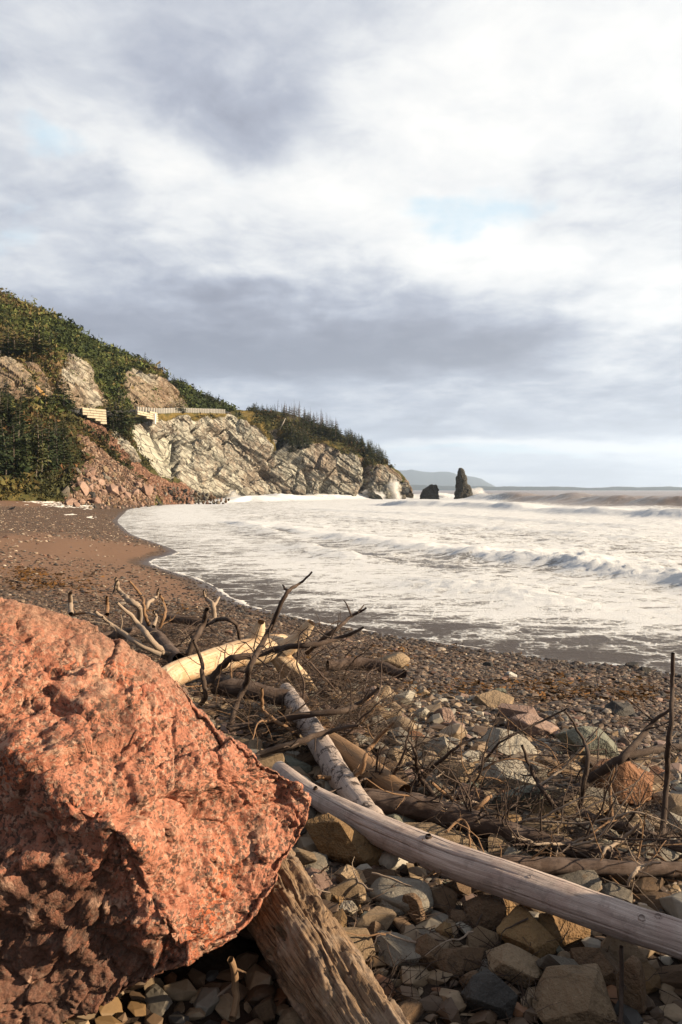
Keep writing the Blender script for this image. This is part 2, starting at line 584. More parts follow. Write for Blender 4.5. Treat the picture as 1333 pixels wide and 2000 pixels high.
ORD = ['first', 'second', 'third', 'fourth', 'fifth', 'sixth', 'seventh', 'eighth', 'ninth', 'tenth', 'eleventh', 'twelfth', 'thirteenth', 'fourteenth', 'fifteenth',
       'sixteenth', 'seventeenth', 'eighteenth', 'nineteenth', 'twentieth']
def ordinal(i):
    if i < 20: return ORD[i]
    tens = {2: 'twenty', 3: 'thirty', 4: 'forty', 5: 'fifty', 6: 'sixty', 7: 'seventy', 8: 'eighty', 9: 'ninety'}
    n = i + 1; t, u = divmod(n, 10)
    if n >= 100: return 'hundred and ' + (ordinal(n - 101) if n > 100 else 'nought')
    return tens[t][:-1] + 'ieth' if u == 0 else tens[t] + '-' + ORD[u - 1]


def tell_apart(items, frm):
    """items: (object, label stem, pixel x); those of one stem get their order, counted from FRM"""
    by = {}
    for o, l, x in items: by.setdefault(l, []).append((x, o))
    for l, v in by.items():
        if len(v) == 1:
            v[0][1]['label'] = l
        else:
            v.sort(key=lambda q: q[0])
            for i, (x, o) in enumerate(v):
                o['label'] = '%s, %s from %s' % (l, ordinal(i), frm)


# ------------------------------------------------------------------ beach
def sea_pt(px, py):
    d = FPX * CAMZ / (py - HOR)
    return ((px - 666.5) / FPX * d, d)


SHORE_PX = [(1900, 1470), (1500, 1350), (1333, 1318), (1160, 1297), (1000, 1276), (870, 1257), (740, 1236), (640, 1219), (560, 1201), (490, 1184), (445, 1164), (430, 1152), (395, 1134), (345, 1118),
            (300, 1103), (302, 1094), (347, 1081), (342, 1073), (300, 1058), (262, 1045), (243, 1030), (232, 1017), (245, 1003), (262, 993), (330, 985), (420, 979)]
SHORE = [(9.0, -3.0), (7.2, 4.0)] + [sea_pt(*q) for q in SHORE_PX[2:]] + [(-33, 190), (-30, 260)]
SHORE = smooth_line(SHORE, 3)


def beach_z(x, y):
    """height of the ground; 0 at the water's edge"""
    x = np.asarray(x, float); y = np.asarray(y, float)
    d, _ = signed_dist(x, y, SHORE)
    z = np.where(d > 0, np.interp(d, [0, 1, 4, 9, 13, 20, 35, 80], [0, 0.13, 0.52, 1.08, 1.42, 1.95, 2.3, 3.0]), np.maximum(d * 0.09, -3.0))
    p = np.stack([x, y, 0 * x], -1).reshape(-1, 3)
    z = z + (0.05 * fbm(p * 0.35, 3) + 0.02 * fbm(p * 1.7 + 9, 3)).reshape(z.shape) * sstep(d, 0.3, 3.0)
    return z


_BG = {}
_beach_exact = beach_z


def beach_z(x, y):
    """the same from a fine table where most things lie"""
    x = np.asarray(x, float); y = np.asarray(y, float)
    if not _BG:
        for key, x0, x1, y1, st in (('near', -13.0, 13.0, 26.0, 0.08), ('far', -70.0, 20.0, 160.0, 0.25)):
            X, Y = np.meshgrid(np.arange(x0, x1 + st / 2, st), np.arange(0.0, y1 + st / 2, st)); _BG[key] = (_beach_exact(X, Y), x0, st)
    for key in ('near', 'far'):
        Z, x0, st = _BG[key]; n, m = Z.shape
        u, v = (x - x0) / st, y / st
        if np.all(u >= 0) and np.all(v >= 0) and np.all(u < m - 1) and np.all(v < n - 1):
            i, j = u.astype(int), v.astype(int); a, b = u - i, v - j
            return (Z[j, i] * (1 - a) + Z[j, i + 1] * a) * (1 - b) + (Z[j + 1, i] * (1 - a) + Z[j + 1, i + 1] * a) * b
    return _beach_exact(x, y)


def ground_pt(px, py, lift=0.0):
    """the point of the beach seen at a pixel (LIFT: of a surface that much above it)"""
    ds = np.geomspace(0.6, 22.0, 70)
    if abs(px - 666.5) / FPX * 22 > 12.9 or CAMZ - (py - HOR) / FPX * 22.0 > float(beach_z((px - 666.5) / FPX * 22, 22.0)): ds = np.geomspace(0.6, 130.0, 130)
    p = P(px, py, ds[0])[None] * 0 + np.stack([(px - 666.5) / FPX * ds, ds, CAMZ - (py - HOR) / FPX * ds], 1)
    e = p[:, 2] - beach_z(p[:, 0], p[:, 1]) - lift
    k = np.argmax(e < 0) if (e < 0).any() else len(ds) - 1
    a, b = ds[max(k - 1, 0)], ds[k]
    for _ in range(12):
        m = 0.5 * (a + b); q = P(px, py, m)
        if q[2] - float(beach_z(q[0], q[1])) - lift > 0: a = m
        else: b = m
    return P(px, py, b)


def m_beach(g):
    p = g.pos()
    wet = g.attr('wet'); sandy = g.attr('sandy'); cob = g.attr('cobble')
    n1 = g.noise(p, 0.5, 6, 0.6); n2 = g.noise(p, 6.0, 5, 0.65); n3 = g.noise(p, 45.0, 3, 0.7)
    v = g.voronoi(p, 22.0, out='Color'); vr, vg, vb = g.xyz(v)
    vd = g.voronoi(p, 22.0)
    v2 = g.voronoi(p, 7.0, out='Color'); wr, wg, wb = g.xyz(v2)
    sand = g.mix(n2, (0.145, 0.083, 0.052, 1), (0.235, 0.140, 0.088, 1))
    grit = g.ramp(vr, [(0.0, (0.034, 0.021, 0.014)), (0.35, (0.085, 0.050, 0.032)), (0.7, (0.155, 0.092, 0.057)), (0.93, (0.18, 0.125, 0.085)), (1.0, (0.36, 0.31, 0.25))])
    grit2 = g.ramp(wr, [(0.0, (0.036, 0.024, 0.017)), (0.6, (0.09, 0.056, 0.037)), (0.95, (0.15, 0.11, 0.08)), (1.0, (0.28, 0.24, 0.2))])
    grit = g.mix(0.35, grit, grit2)
    s = g.smooth(sandy + (n1 - 0.5) * 0.9 + (n2 - 0.5) * 0.35, 0.3, 0.7)
    c = g.mix(s, grit, sand)
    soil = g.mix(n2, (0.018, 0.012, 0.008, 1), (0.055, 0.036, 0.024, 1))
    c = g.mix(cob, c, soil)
    weed = g.smooth(g.noise(p, 2.2, 8, 0.75) + g.attr('weed') * 0.28, 0.80, 0.92)
    c = g.mix(weed * 0.75, c, g.mix(n3, (0.10, 0.045, 0.012, 1), (0.20, 0.10, 0.025, 1)))
    c = g.mix(wet, c, g.mix(1.0, c, (0.42, 0.40, 0.40, 1), 'MULTIPLY'))
    h = n2 * 0.5 + n3 * 0.15 - vd * 0.5 * (1.0 - s)
    return dict(color=c, rough=g.lin(wet, 0, 1, 0.88, 0.30), normal=g.bump(h, g.lin(wet, 0, 1, 0.8, 0.25), 0.035), spec=g.lin(wet, 0, 1, 0.15, 0.5))


def build_beach():
    ys = np.r_[np.linspace(-8, 1.0, 25), np.geomspace(1.05, 150, 420)]
    a = np.linspace(-1.7, 1.7, 420)
    X = a[None] * (np.maximum(ys, 0.0)[:, None] * 0.62 + 4.0); Y = np.repeat(ys[:, None], len(a), 1)
    Z = beach_z(X, Y)
    d, _ = signed_dist(X, Y, SHORE)
    V = np.stack([X, Y, Z], -1).reshape(-1, 3); d = d.ravel()
    p = V.copy(); p[:, 2] = 0
    px, py = to_px(np.where(V[:, 1:2] > 0.3, V, [0, 1, 0]))
    n = fbm(p * 0.6, 4)
    wet = 1 - sstep(d + n * 0.25, 0.05, 0.75)
    # two bare sandy stretches and shingle between them
    far = V[:, 1] > 7.5
    sandy = (sstep(d, 0.4, 1.6) * (1 - sstep(d, 4.0, 7.5)) * sstep(V[:, 1], 13, 17) * (1 - sstep(V[:, 1], 27, 36)) * 1.15
             + sstep(d, 6, 11) * sstep(V[:, 1], 58, 72) * 1.0 + 0.18 * sstep(V[:, 1], 12, 18))
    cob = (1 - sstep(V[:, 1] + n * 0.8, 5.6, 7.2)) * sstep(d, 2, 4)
    weed = sstep(d, 4.5, 6) * (1 - sstep(d, 8.5, 11)) * (1 - sstep(V[:, 1], 18, 26)) * 0.8 + 0.5 * np.exp(-((d - 3.6) / 0.5) ** 2) * (1 - sstep(V[:, 1], 9, 13))
    me = mesh('beach', V, grid_faces(len(ys), len(a)), MAT['beach'], True, attrs=dict(wet=wet, sandy=np.clip(sandy, 0, 1.2), cobble=cob, weed=weed))
    obj('beach', me, kind='structure')


# ------------------------------------------------------------------ sea
CREST = smooth_line([sea_pt(*q) for q in [(1900, 1255), (1500, 1178), (1333, 1146), (1240, 1134), (1150, 1119), (1050, 1107), (950, 1095), (850, 1083), (760, 1069), (680, 1058), (600, 1046), (540, 1036), (470, 1027)]], 3)
SWELL = [smooth_line([sea_pt(*q) for q in l], 2) for l in ([(1700, 1035), (1333, 1016), (1230, 1010), (1120, 1004), (1000, 997), (900, 991), (800, 989)],
         [(1500, 994), (1333, 990), (1200, 986), (1080, 981), (1000, 979), (940, 976)], [(1000, 974), (930, 973), (880, 973), (800, 973), (700, 975), (600, 977), (500, 980)])]
RIPPLE = [smooth_line([sea_pt(*q) for q in l], 2) for l in ([(500, 1030), (545, 1046), (590, 1051), (640, 1052)], [(560, 1062), (610, 1070), (660, 1084), (730, 1098), (800, 1112)], [(760, 1130), (860, 1146), (1000, 1160), (1150, 1185), (1300, 1200)],
         [(420, 1012), (520, 1010), (640, 1012), (760, 1018), (900, 1030), (1100, 1046), (1333, 1066)], [(600, 996), (720, 1002), (900, 1010), (1100, 1025), (1333, 1040)])]


def m_sea(g):
    p = g.pos(); x, y, z = g.xyz(p)
    f = g.attr('foam'); far = g.attr('far'); shal = g.attr('shallow')
    q = g.vec(x * 0.55, y * 1.0, z * 1.0)
    q = g.vm('ADD', q, g.vm('SCALE', g.noise(p, 0.8, 3, 0.5, color=True), scale=0.5))
    n1 = g.noise(q, 0.55, 8, 0.62, 0.5); n2 = g.noise(q, 3.2, 8, 0.68, 0.6); n3 = g.noise(p, 22.0, 4, 0.7)
    # lace: bubbles leave ragged holes
    vd = g.voronoi(g.vm('ADD', p, g.vm('SCALE', g.noise(p, 2.5, 3, 0.6, color=True), scale=0.6)), 3.0, feature='DISTANCE_TO_EDGE')
    lace = g.smooth(vd, 0.0, 0.14, 1.0, 0.0)
    vd2 = g.voronoi(g.vm('ADD', g.vec(x * 0.6, y, 0.0), g.vm('SCALE', g.noise(p, 1.1, 4, 0.6, color=True), scale=1.2)), 0.9, feature='DISTANCE_TO_EDGE')
    lace2 = g.smooth(vd2, 0.0, 0.22, 1.0, 0.0)
    n4 = g.noise(g.vec(x * 0.35, y * 1.4, 0.0), 1.3, 8, 0.70, 0.8)
    t = f + (n1 - 0.5) * 0.45 + (n2 - 0.5) * 1.0 + (n4 - 0.5) * 1.0 + lace * 0.22 + lace2 * 0.26 - 0.20 + (n3 - 0.5) * 0.55
    k = g.smooth(t, 0.24, 0.66)
    water = g.mix(n1, (0.070, 0.055, 0.038, 1), (0.125, 0.098, 0.066, 1))
    water = g.mix(far, water, (0.19, 0.130, 0.088, 1))
    water = g.mix(shal * 0.85, water, (0.060, 0.042, 0.030, 1))
    foamc = g.mix(g.clamp(n3 * 0.5 + n2 * 0.6), (0.54, 0.54, 0.52, 1), (0.84, 0.87, 0.90, 1))
    c = g.mix(k, water, foamc)
    h = n2 * 0.5 + n3 * 0.35 + k * 0.35 + n4 * 0.3
    return dict(color=c, rough=g.lin(k, 0, 1, g.lin(shal, 0, 1, 0.30, 0.5), 0.9), normal=g.bump(h, 0.9, 0.09), spec=g.lin(k, 0, 1, g.lin(shal, 0, 1, 0.5, 0.25), 0.15))


def build_sea():
    ys = np.r_[np.linspace(-3, 6.5, 24), np.geomspace(6.6, 330, 720), np.geomspace(340, 12000, 50)]
    a = np.linspace(-0.56, 0.98, 430)
    X = a[None] * (np.maximum(ys, 0)[:, None] * 0.9 + 0) + 3.0 * (1 - sstep(ys, 5, 20))[:, None]
    X = a[None] * np.maximum(ys, 0.0)[:, None] + (a[None] + 0.56) * 9.0
    Y = np.repeat(ys[:, None], len(a), 1)
    x, y = X.ravel(), Y.ravel()
    d, al = signed_dist(x, y, SHORE); off = -d                       # metres off the water's edge
    p = np.stack([x, y, 0 * x], 1)
    amp = sstep(off, 0.5, 14)
    near = 1 - sstep(y, 150, 400)
    w = np.stack([x * 0.45, y, 0 * x], 1) + 0.6 * np.stack([fbm(p * 0.2, 2), fbm(p * 0.2 + 5, 2), 0 * x], 1)
    h = amp * (0.10 * fbm(w * 0.30, 3) + 0.10 * fbm(w * 0.9 + 3, 4) * (0.4 + 0.6 * near) + 0.03 * ridged(w * 2.2, 3) * near)
    h += sstep(off, 25, 80) * 0.6 * fbm(w * 0.055 + 2, 3) + sstep(off, 40, 90) * 0.25 * np.abs(fbm(w * 0.22 + 2, 3))
    foam = 0.54 + 0.25 * sstep(off, 1.0, 5) + 0.06 * sstep(off, 20, 40) - 0.18 * sstep(off, 7, 12) * (1 - sstep(off, 17, 26)) - 0.30 * (1 - sstep(off, 0.0, 3.4)) * (1 - 0.9 * sstep(y, 18, 26))
    # main breaker
    t, s = signed_dist(x, y, CREST); t = -t                          # seaward positive
    A = np.interp(s, [0, 12, 18, 30, 45, 62], [0.42, 0.38, 0.31, 0.22, 0.17, 0.04])
    wob = fbm(np.stack([s * 0.35, 0 * s, 0 * s], 1), 3)
    tt = t + 0.7 * wob
    A = A * np.clip(0.95 + 1.0 * fbm(np.stack([s * 0.35, 0 * s + 4, 0 * s], 1), 4), 0.25, 1.7)
    prof = np.where(tt < 0, np.exp(-(tt / 0.75) ** 2), np.exp(-(tt / (3.6)) ** 2 * 0.8))
    roll = np.exp(-((tt - 0.35) / 0.75) ** 2)
    hi = np.stack([x * 1.0, y * 1.0, h * 0], 1)
    froth = 0.35 + 1.3 * np.abs(fbm(hi * 2.2, 4)) + 0.6 * fbm(hi * 6.0, 3)
    h += A * prof * 0.70 + roll * A * 0.42 * froth + amp * 0.05 * near * ridged(w * 3.1 + 5, 3) * (1 - sstep(y, 60, 120))
    foam += 0.75 * np.exp(-((tt - 0.5) / 0.9) ** 2) - 0.22 * np.exp(-((tt + 1.1) / 0.4) ** 2) * (A > 0.42) + 0.10 * np.exp(-((tt - 4) / 3) ** 2)
    foam -= 0.42 * np.exp(-((tt + 2.4) / 2.6) ** 2) * sstep(s, 8, 14) * (tt < 0.0) * 0.6
    # swells behind
    for L, am, wf, wb, ff in zip(SWELL, (0.9, 1.9, 1.6), (1.8, 3.6, 3.5), (6, 10, 9), (0.30, 0.05, 0.55)):
        t2, s2 = signed_dist(x, y, L); t2 = -t2 + 2.0 * fbm(np.stack([s2 * 0.12, 0 * s2 + 3, 0 * s2], 1), 3)
        a2 = am * (0.75 + 0.7 * fbm(np.stack([s2 * 0.09, 0 * s2 + 8, 0 * s2], 1), 3))
        inn = np.where(t2 < 0, np.exp(-(t2 / wf) ** 2), np.exp(-(t2 / wb) ** 2))
        h += a2 * inn * (1 + 0.25 * np.abs(fbm(hi * 0.8, 3)))
        foam += ff * np.exp(-((t2 - 0.4) / (wf * 1.2)) ** 2)
    for i, L in enumerate(RIPPLE):
        t2, s2 = signed_dist(x, y, L); t2 = -t2 + 0.8 * fbm(np.stack([s2 * 0.3, 0 * s2 + 3 * i, 0 * s2], 1), 3)
        en = sstep(s2, 0, 3) * (1 - sstep(s2, s2.max() - 4, s2.max() - 0.5))
        h += 0.20 * en * np.where(t2 < 0, np.exp(-(t2 / 0.35) ** 2), np.exp(-(t2 / 1.4) ** 2)) * (1 + 0.4 * fbm(hi * 3, 3))
        foam += en * (0.16 * np.exp(-((t2 - 0.3) / 0.6) ** 2) - 0.40 * np.exp(-((t2 + 0.6) / 0.45) ** 2))
    # open water beyond the surf, brown and only flecked with white
    ang = x / np.maximum(y, 1)
    edge = np.interp(ang, [-0.1, 0.10, 0.17, 0.24, 0.32, 0.48, 0.9], [400, 330, 230, 150, 118, 92, 70])
    far = sstep(y, edge * 0.82, edge * 1.15)
    foam = foam * (1 - far) + far * (0.06 + 0.75 * np.maximum(fbm(w * 0.10, 4), 0) * 1.0)
    z = 0.015 + h * sstep(y + off * 3, 2, 6)
    z = np.where(off < 0.8, 0.012 + (z - 0.012) * sstep(off, 0, 0.8), z)
    shal = (1 - sstep(off + 0.5 * fbm(p * 0.8, 3), 0.6, 4.2)) * (1 - sstep(y, 18, 26))
    V = np.stack([x, y, z], 1)
    F = grid_faces(len(ys), len(a))
    keep = (off[F] > -2.5).any(1)
    F = F[keep]
    used = np.unique(F); remap = np.zeros(len(V), np.int64); remap[used] = np.arange(len(used))
    me = mesh('sea', V[used], remap[F], MAT['sea'], True, attrs=dict(foam=foam[used], far=far[used], shallow=shal[used]))
    obj('sea', me, kind='structure')


def build_swash_line():
    """the white line of froth left where the last wave stopped"""
    r = np.random.default_rng(5)
    pts = SHORE[(SHORE[:, 1] > 9.9) & (SHORE[:, 1] < 30) & (SHORE[:, 0] < 3.1)]
    pts = smooth_line(pts, 8)
    T = np.gradient(pts, axis=0); T /= np.linalg.norm(T, axis=1)[:, None]
    N = np.stack([-T[:, 1], T[:, 0]], 1)
    s = np.r_[0, np.cumsum(np.linalg.norm(np.diff(pts, axis=0), axis=1))]
    sn = np.arange(0, s[-1], 0.04)
    pts = np.stack([np.interp(sn, s, pts[:, k]) for k in (0, 1)], 1); N = np.stack([np.interp(sn, s, N[:, k]) for k in (0, 1)], 1)
    f = lambda q, sc, o: fbm(np.stack([q * sc, 0 * q + o, 0 * q], 1), 4)
    wd = np.maximum(0.05 + 0.10 * np.abs(f(sn, 0.35, 2)) + 0.08 * f(sn, 2.5, 7), 0.012) * np.interp(sn, [0, 2.5, 4, sn[-1]], [0.15, 0.5, 1.0, 1.0])
    wd *= 1 + 1.2 * np.exp(-((pts[:, 1] - 17.3) / 1.2) ** 2)
    wd *= np.clip(0.55 + 1.6 * f(sn, 1.1, 9) + 0.9 * f(sn, 5.0, 3), 0.28, 1.6)
    ctr = 0.10 * f(sn, 0.8, 4) + 0.05 * f(sn, 4, 1) + 0.02
    nr = 7
    u = np.linspace(-1, 1, nr)
    X = pts[None, :, 0] + N[None, :, 0] * (ctr[None] + u[:, None] * wd[None])
    Y = pts[None, :, 1] + N[None, :, 1] * (ctr[None] + u[:, None] * wd[None])
    Z = beach_z(X, Y); Z = np.maximum(Z, 0.012)
    q = np.stack([X, Y, 0 * X], -1).reshape(-1, 3)
    Z = Z - 0.004 + (1 - u[:, None] ** 2) * np.minimum(wd[None] * 0.35, 1) * (0.5 + 0.5 * np.abs(fbm(q * 9, 3)).reshape(X.shape))
    me = mesh('foam_line', np.stack([X, Y, Z], -1).reshape(-1, 3), grid_faces(nr, len(sn)), MAT['froth'], True)
    obj('foam_line', me, kind='stuff', label='white froth line left along the edge of the swash', cat='foam')


def build_beach_foam():
    """dabs of froth stranded on the back of the beach"""
    b = Bag(); r = np.random.default_rng(8)
    for (px, py, w, h) in [(104, 986, 40, 5), (80, 979, 46, 3), (118, 990, 16, 3), (60, 976, 30, 2), (150, 990, 30, 2.5), (138, 985, 14, 2), (175, 993, 12, 2), (175, 1011, 9, 4), (138, 1005, 14, 1.5), (165, 988, 22, 1.2), (92, 981, 30, 1.6), (120, 983, 25, 1.4), (1000, 0, 0, 0)]:
        if not w: continue
        n = int(w * 1.6)
        for k in range(n):
            q = ground_pt(px + r.normal() * w * 0.42, py + r.normal() * h * 0.42)
            V, F = ico(1)
            s = r.uniform(0.06, 0.20) * (q[1] / 95)
            V = V * (1 + 0.3 * fbm(V * 2 + r.uniform(0, 50, 3), 2))[:, None] * [s * 1.7, s * 1.7, s * 0.22]
            b.add(V + q, F)
    obj('stranded_foam', b.mesh('stranded_foam', MAT['froth'], True), kind='stuff', label='white froth stranded on the brown sand by the boulders', cat='foam')


MAT = {}
MAT['beach'] = material('beach', m_beach)
MAT['sea'] = material('sea', m_sea)
MAT['froth'] = material('froth', lambda g: dict(color=g.mix(g.noise(g.pos(), 14, 4, 0.6), (0.62, 0.58, 0.52, 1), (0.84, 0.82, 0.79, 1)), rough=0.8))
build_beach()
build_sea()
build_swash_line()
build_beach_foam()


# ------------------------------------------------------------------ hillside and cliffs
# columns along the shore, knots from the foot up to the skyline: (photo row, metres away)
TERR = [(-420, [(958, 52), (890, 74), (790, 90), (780, 98), (640, 118), (440, 150)]),
        (-250, [(964, 62), (892, 82), (800, 98), (795, 104), (650, 122), (480, 150)]),
        (-100, [(966, 72), (886, 88), (798, 103), (793, 108), (672, 124), (530, 151)]),
        (0, [(968, 80), (882, 94), (800, 108), (795, 113), (690, 126), (566, 152)]),
        (60, [(972, 87), (884, 99), (800, 112), (796, 117), (692, 130), (596, 156)]),
        (110, [(978, 94), (884, 108), (802, 119), (797, 124), (697, 136), (622, 160)]),
        (160, [(986, 100), (888, 115), (814, 127), (797, 131), (694, 142), (650, 164)]),
        (210, [(990, 106), (897, 121), (822, 133), (800, 138), (742, 148), (678, 169)]),
        (265, [(992, 112), (902, 129), (806, 143), (801, 147), (716, 158), (706, 175)]),
        (310, [(992, 120), (905, 137), (808, 150), (803, 155), (736, 163), (730, 180)]),
        (350, [(988, 131), (900, 148), (806, 160), (803, 165), (768, 173), (752, 188)]),
        (400, [(983, 146), (892, 160), (807, 172), (804, 178), (787, 185), (778, 198)]),
        (440, [(981, 158), (890, 170), (808, 182), (805, 188), (801, 194), (799, 205)]),
        (500, [(979, 172), (886, 181), (816, 191), (808, 196), (805, 204), (802, 214)]),
        (550, [(978, 181), (893, 188), (835, 197), (826, 202), (812, 211), (804, 224)]),
        (600, [(977, 187), (905, 193), (862, 200), (852, 205), (832, 214), (822, 229)]),
        (660, [(977, 193), (920, 198), (874, 204), (864, 208), (852, 216), (846, 231)]),
        (715, [(977, 198), (932, 202), (897, 206), (890, 210), (882, 219), (876, 232)]),
        (755, [(976, 201), (942, 204), (915, 208), (909, 212), (906, 220), (904, 231)]),
        (782, [(976, 205), (950, 207), (930, 210), (926, 213), (925, 218), (924, 226)]),
        (796, [(975, 209), (962, 210), (950, 212), (948, 214), (948, 219), (949, 224)]),
        (799, [(975, 214), (968, 215), (962, 216), (961, 218), (961, 222), (962, 226)]),
        (790, [(976, 240), (972, 244), (970, 248), (969, 252), (969, 256), (970, 260)])]
ROCK = [[(256, 838), (262, 828), (300, 822), (312, 812), (350, 810), (400, 812), (440, 808), (470, 818), (500, 812), (520, 834), (545, 832), (556, 850), (572, 872), (600, 866), (618, 862), (660, 882), (715, 892), (722, 905), (742, 908), (760, 906), (800, 944), (806, 990), (380, 990), (352, 932), (335, 938), (300, 905), (276, 880)],
        [(106, 738), (128, 694), (150, 692), (172, 706), (186, 742), (204, 772), (214, 798), (142, 799), (128, 780), (112, 756)],
        [(236, 788), (244, 735), (256, 716), (286, 728), (306, 734), (334, 742), (352, 768), (366, 776), (384, 800), (262, 802)],
        [(-60, 660), (0, 692), (40, 712), (70, 752), (84, 790), (30, 790), (-60, 740)], [(44, 704), (70, 712), (104, 752), (110, 778), (92, 776), (66, 738)],
        [(200, 838), (240, 850), (280, 895), (262, 900), (226, 872)]]
SLAB = [(256, 838), (264, 830), (300, 846), (346, 866), (350, 928), (338, 934), (300, 905), (276, 880)]
SCREE = [[(160, 822), (178, 826), (204, 838), (252, 884), (300, 925), (350, 946), (392, 962), (400, 990), (330, 990), (290, 945), (244, 905), (206, 868), (176, 846)],
         [(150, 848), (172, 852), (204, 880), (238, 908), (270, 938), (300, 965), (300, 995), (120, 995), (140, 930), (168, 905), (158, 870)]]
SOIL = [[(-10, 672), (12, 686), (36, 716), (66, 748), (96, 772), (100, 786), (82, 784), (48, 752), (14, 716), (-10, 700)]]
GRASSY = [[(312, 806), (350, 806), (440, 804), (440, 815), (360, 816), (312, 818)], [(470, 806), (500, 806), (528, 840), (552, 880), (536, 866), (498, 828)], [(600, 838), (632, 850), (664, 880), (640, 872), (612, 858)],
          [(372, 772), (396, 800), (372, 800), (352, 770)], [(536, 826), (552, 832), (556, 846), (544, 842)], [(-40, 950), (30, 950), (36, 972), (-40, 975)], [(110, 930), (140, 922), (140, 950), (112, 960)]]


def m_terrain(g):
    p = g.pos()
    rock, scree, soil, grass, slab, bed = [g.attr(k) for k in ('rock', 'scree', 'soil', 'grassy', 'slab', 'bed')]
    n1 = g.noise(p, 0.10, 6, 0.6); n2 = g.noise(p, 0.8, 6, 0.65); n3 = g.noise(p, 3.5, 4, 0.7)
    x, y, z = g.xyz(p)
    # bedding: streaks that run down to the sea side
    q = g.vec((x * 0.62 + z * 0.78) * 1.9, y * 0.5, (x * 0.78 - z * 0.62) * 0.22)
    st = g.noise(q, 0.9, 6, 0.65, 0.3)
    grey = g.ramp(st, [(0.25, (0.09, 0.078, 0.058)), (0.43, (0.27, 0.255, 0.21)), (0.57, (0.46, 0.445, 0.37)), (0.8, (0.60, 0.585, 0.49))])
    tan = g.ramp(st, [(0.25, (0.09, 0.064, 0.045)), (0.49, (0.26, 0.21, 0.16)), (0.8, (0.50, 0.43, 0.34))])
    rc = g.mix(g.smooth(n1 + (n2 - 0.5) * 0.5, 0.42, 0.66), grey, tan)
    rc = g.mix(slab * 0.8, rc, g.ramp(st, [(0.2, (0.20, 0.19, 0.15)), (0.5, (0.40, 0.39, 0.31)), (0.8, (0.54, 0.52, 0.42))]))
    rust = g.smooth(g.noise(p, 0.35, 6, 0.7), 0.60, 0.75)
    rc = g.mix(rust * 0.5, rc, (0.29, 0.15, 0.085, 1))
    crack = g.smooth(g.voronoi(g.vm('ADD', g.vec((x * 0.62 + z * 0.78) * 1.6, y * 0.6, (x * 0.78 - z * 0.62) * 0.5), g.vm('SCALE', g.noise(p, 0.7, 3, 0.6, color=True), scale=0.9)), 0.55, feature='DISTANCE_TO_EDGE'), 0.0, 0.085, 0.85, 0.0)
    rc = g.mix(crack * g.lin(g.attr('upper'), 0, 1, 1.0, 0.3), rc, (0.06, 0.05, 0.042, 1))
    rc = g.mix(g.attr('upper') * 0.9, rc, g.mix(1.0, rc, (0.66, 0.53, 0.44, 1), 'MULTIPLY'))
    crack2 = g.smooth(g.noise(g.vec((x * 0.62 + z * 0.78) * 3.2, y * 0.5, (x * 0.78 - z * 0.62) * 0.30), 1.0, 5, 0.6, 0.5), 0.60, 0.66, 0.0, 0.8)
    rc = g.mix(crack2 * (1.0 - slab * 0.8), rc, (0.07, 0.055, 0.045, 1))
    wetband = g.smooth(z + (n2 - 0.5) * 2.0, 0.6, 2.6, 0.65, 0.0)
    rc = g.mix(wetband, rc, (0.055, 0.05, 0.038, 1))
    # vegetation ground
    veg = g.ramp(n2, [(0.3, (0.035, 0.038, 0.012)), (0.5, (0.065, 0.062, 0.020)), (0.7, (0.105, 0.080, 0.028)), (0.9, (0.15, 0.10, 0.04))])
    gr = g.ramp(n2, [(0.3, (0.08, 0.066, 0.020)), (0.55, (0.16, 0.115, 0.035)), (0.8, (0.25, 0.165, 0.06))])
    veg = g.mix(grass, veg, gr)
    v = g.voronoi(p, 2.2, out='Color'); a, b, c_ = g.xyz(v)
    sc = g.ramp(a, [(0.0, (0.085, 0.046, 0.032)), (0.5, (0.20, 0.112, 0.076)), (0.9, (0.30, 0.19, 0.135)), (1.0, (0.40, 0.32, 0.25))])
    so = g.mix(n3, (0.30, 0.155, 0.045, 1), (0.46, 0.29, 0.11, 1))
    jit = (n2 - 0.5) * 0.7 + (n3 - 0.5) * 0.3
    pale = 1.0
    c = g.mix(g.smooth(scree + jit, 0.35, 0.65), veg, sc)
    c = g.mix(g.smooth(soil + jit, 0.35, 0.65), c, so)
    c = g.mix(g.smooth(rock + jit, 0.38, 0.62), c, rc)
    h = st * rock * 0.6 + n3 * 0.35 + n2 * 0.4
    return dict(color=c, rough=0.92, normal=g.bump(h, 0.75, 0.5), spec=0.12)


def knots(arr, n):
    """smooth resampling of a column"""
    return smooth_line(arr, n)


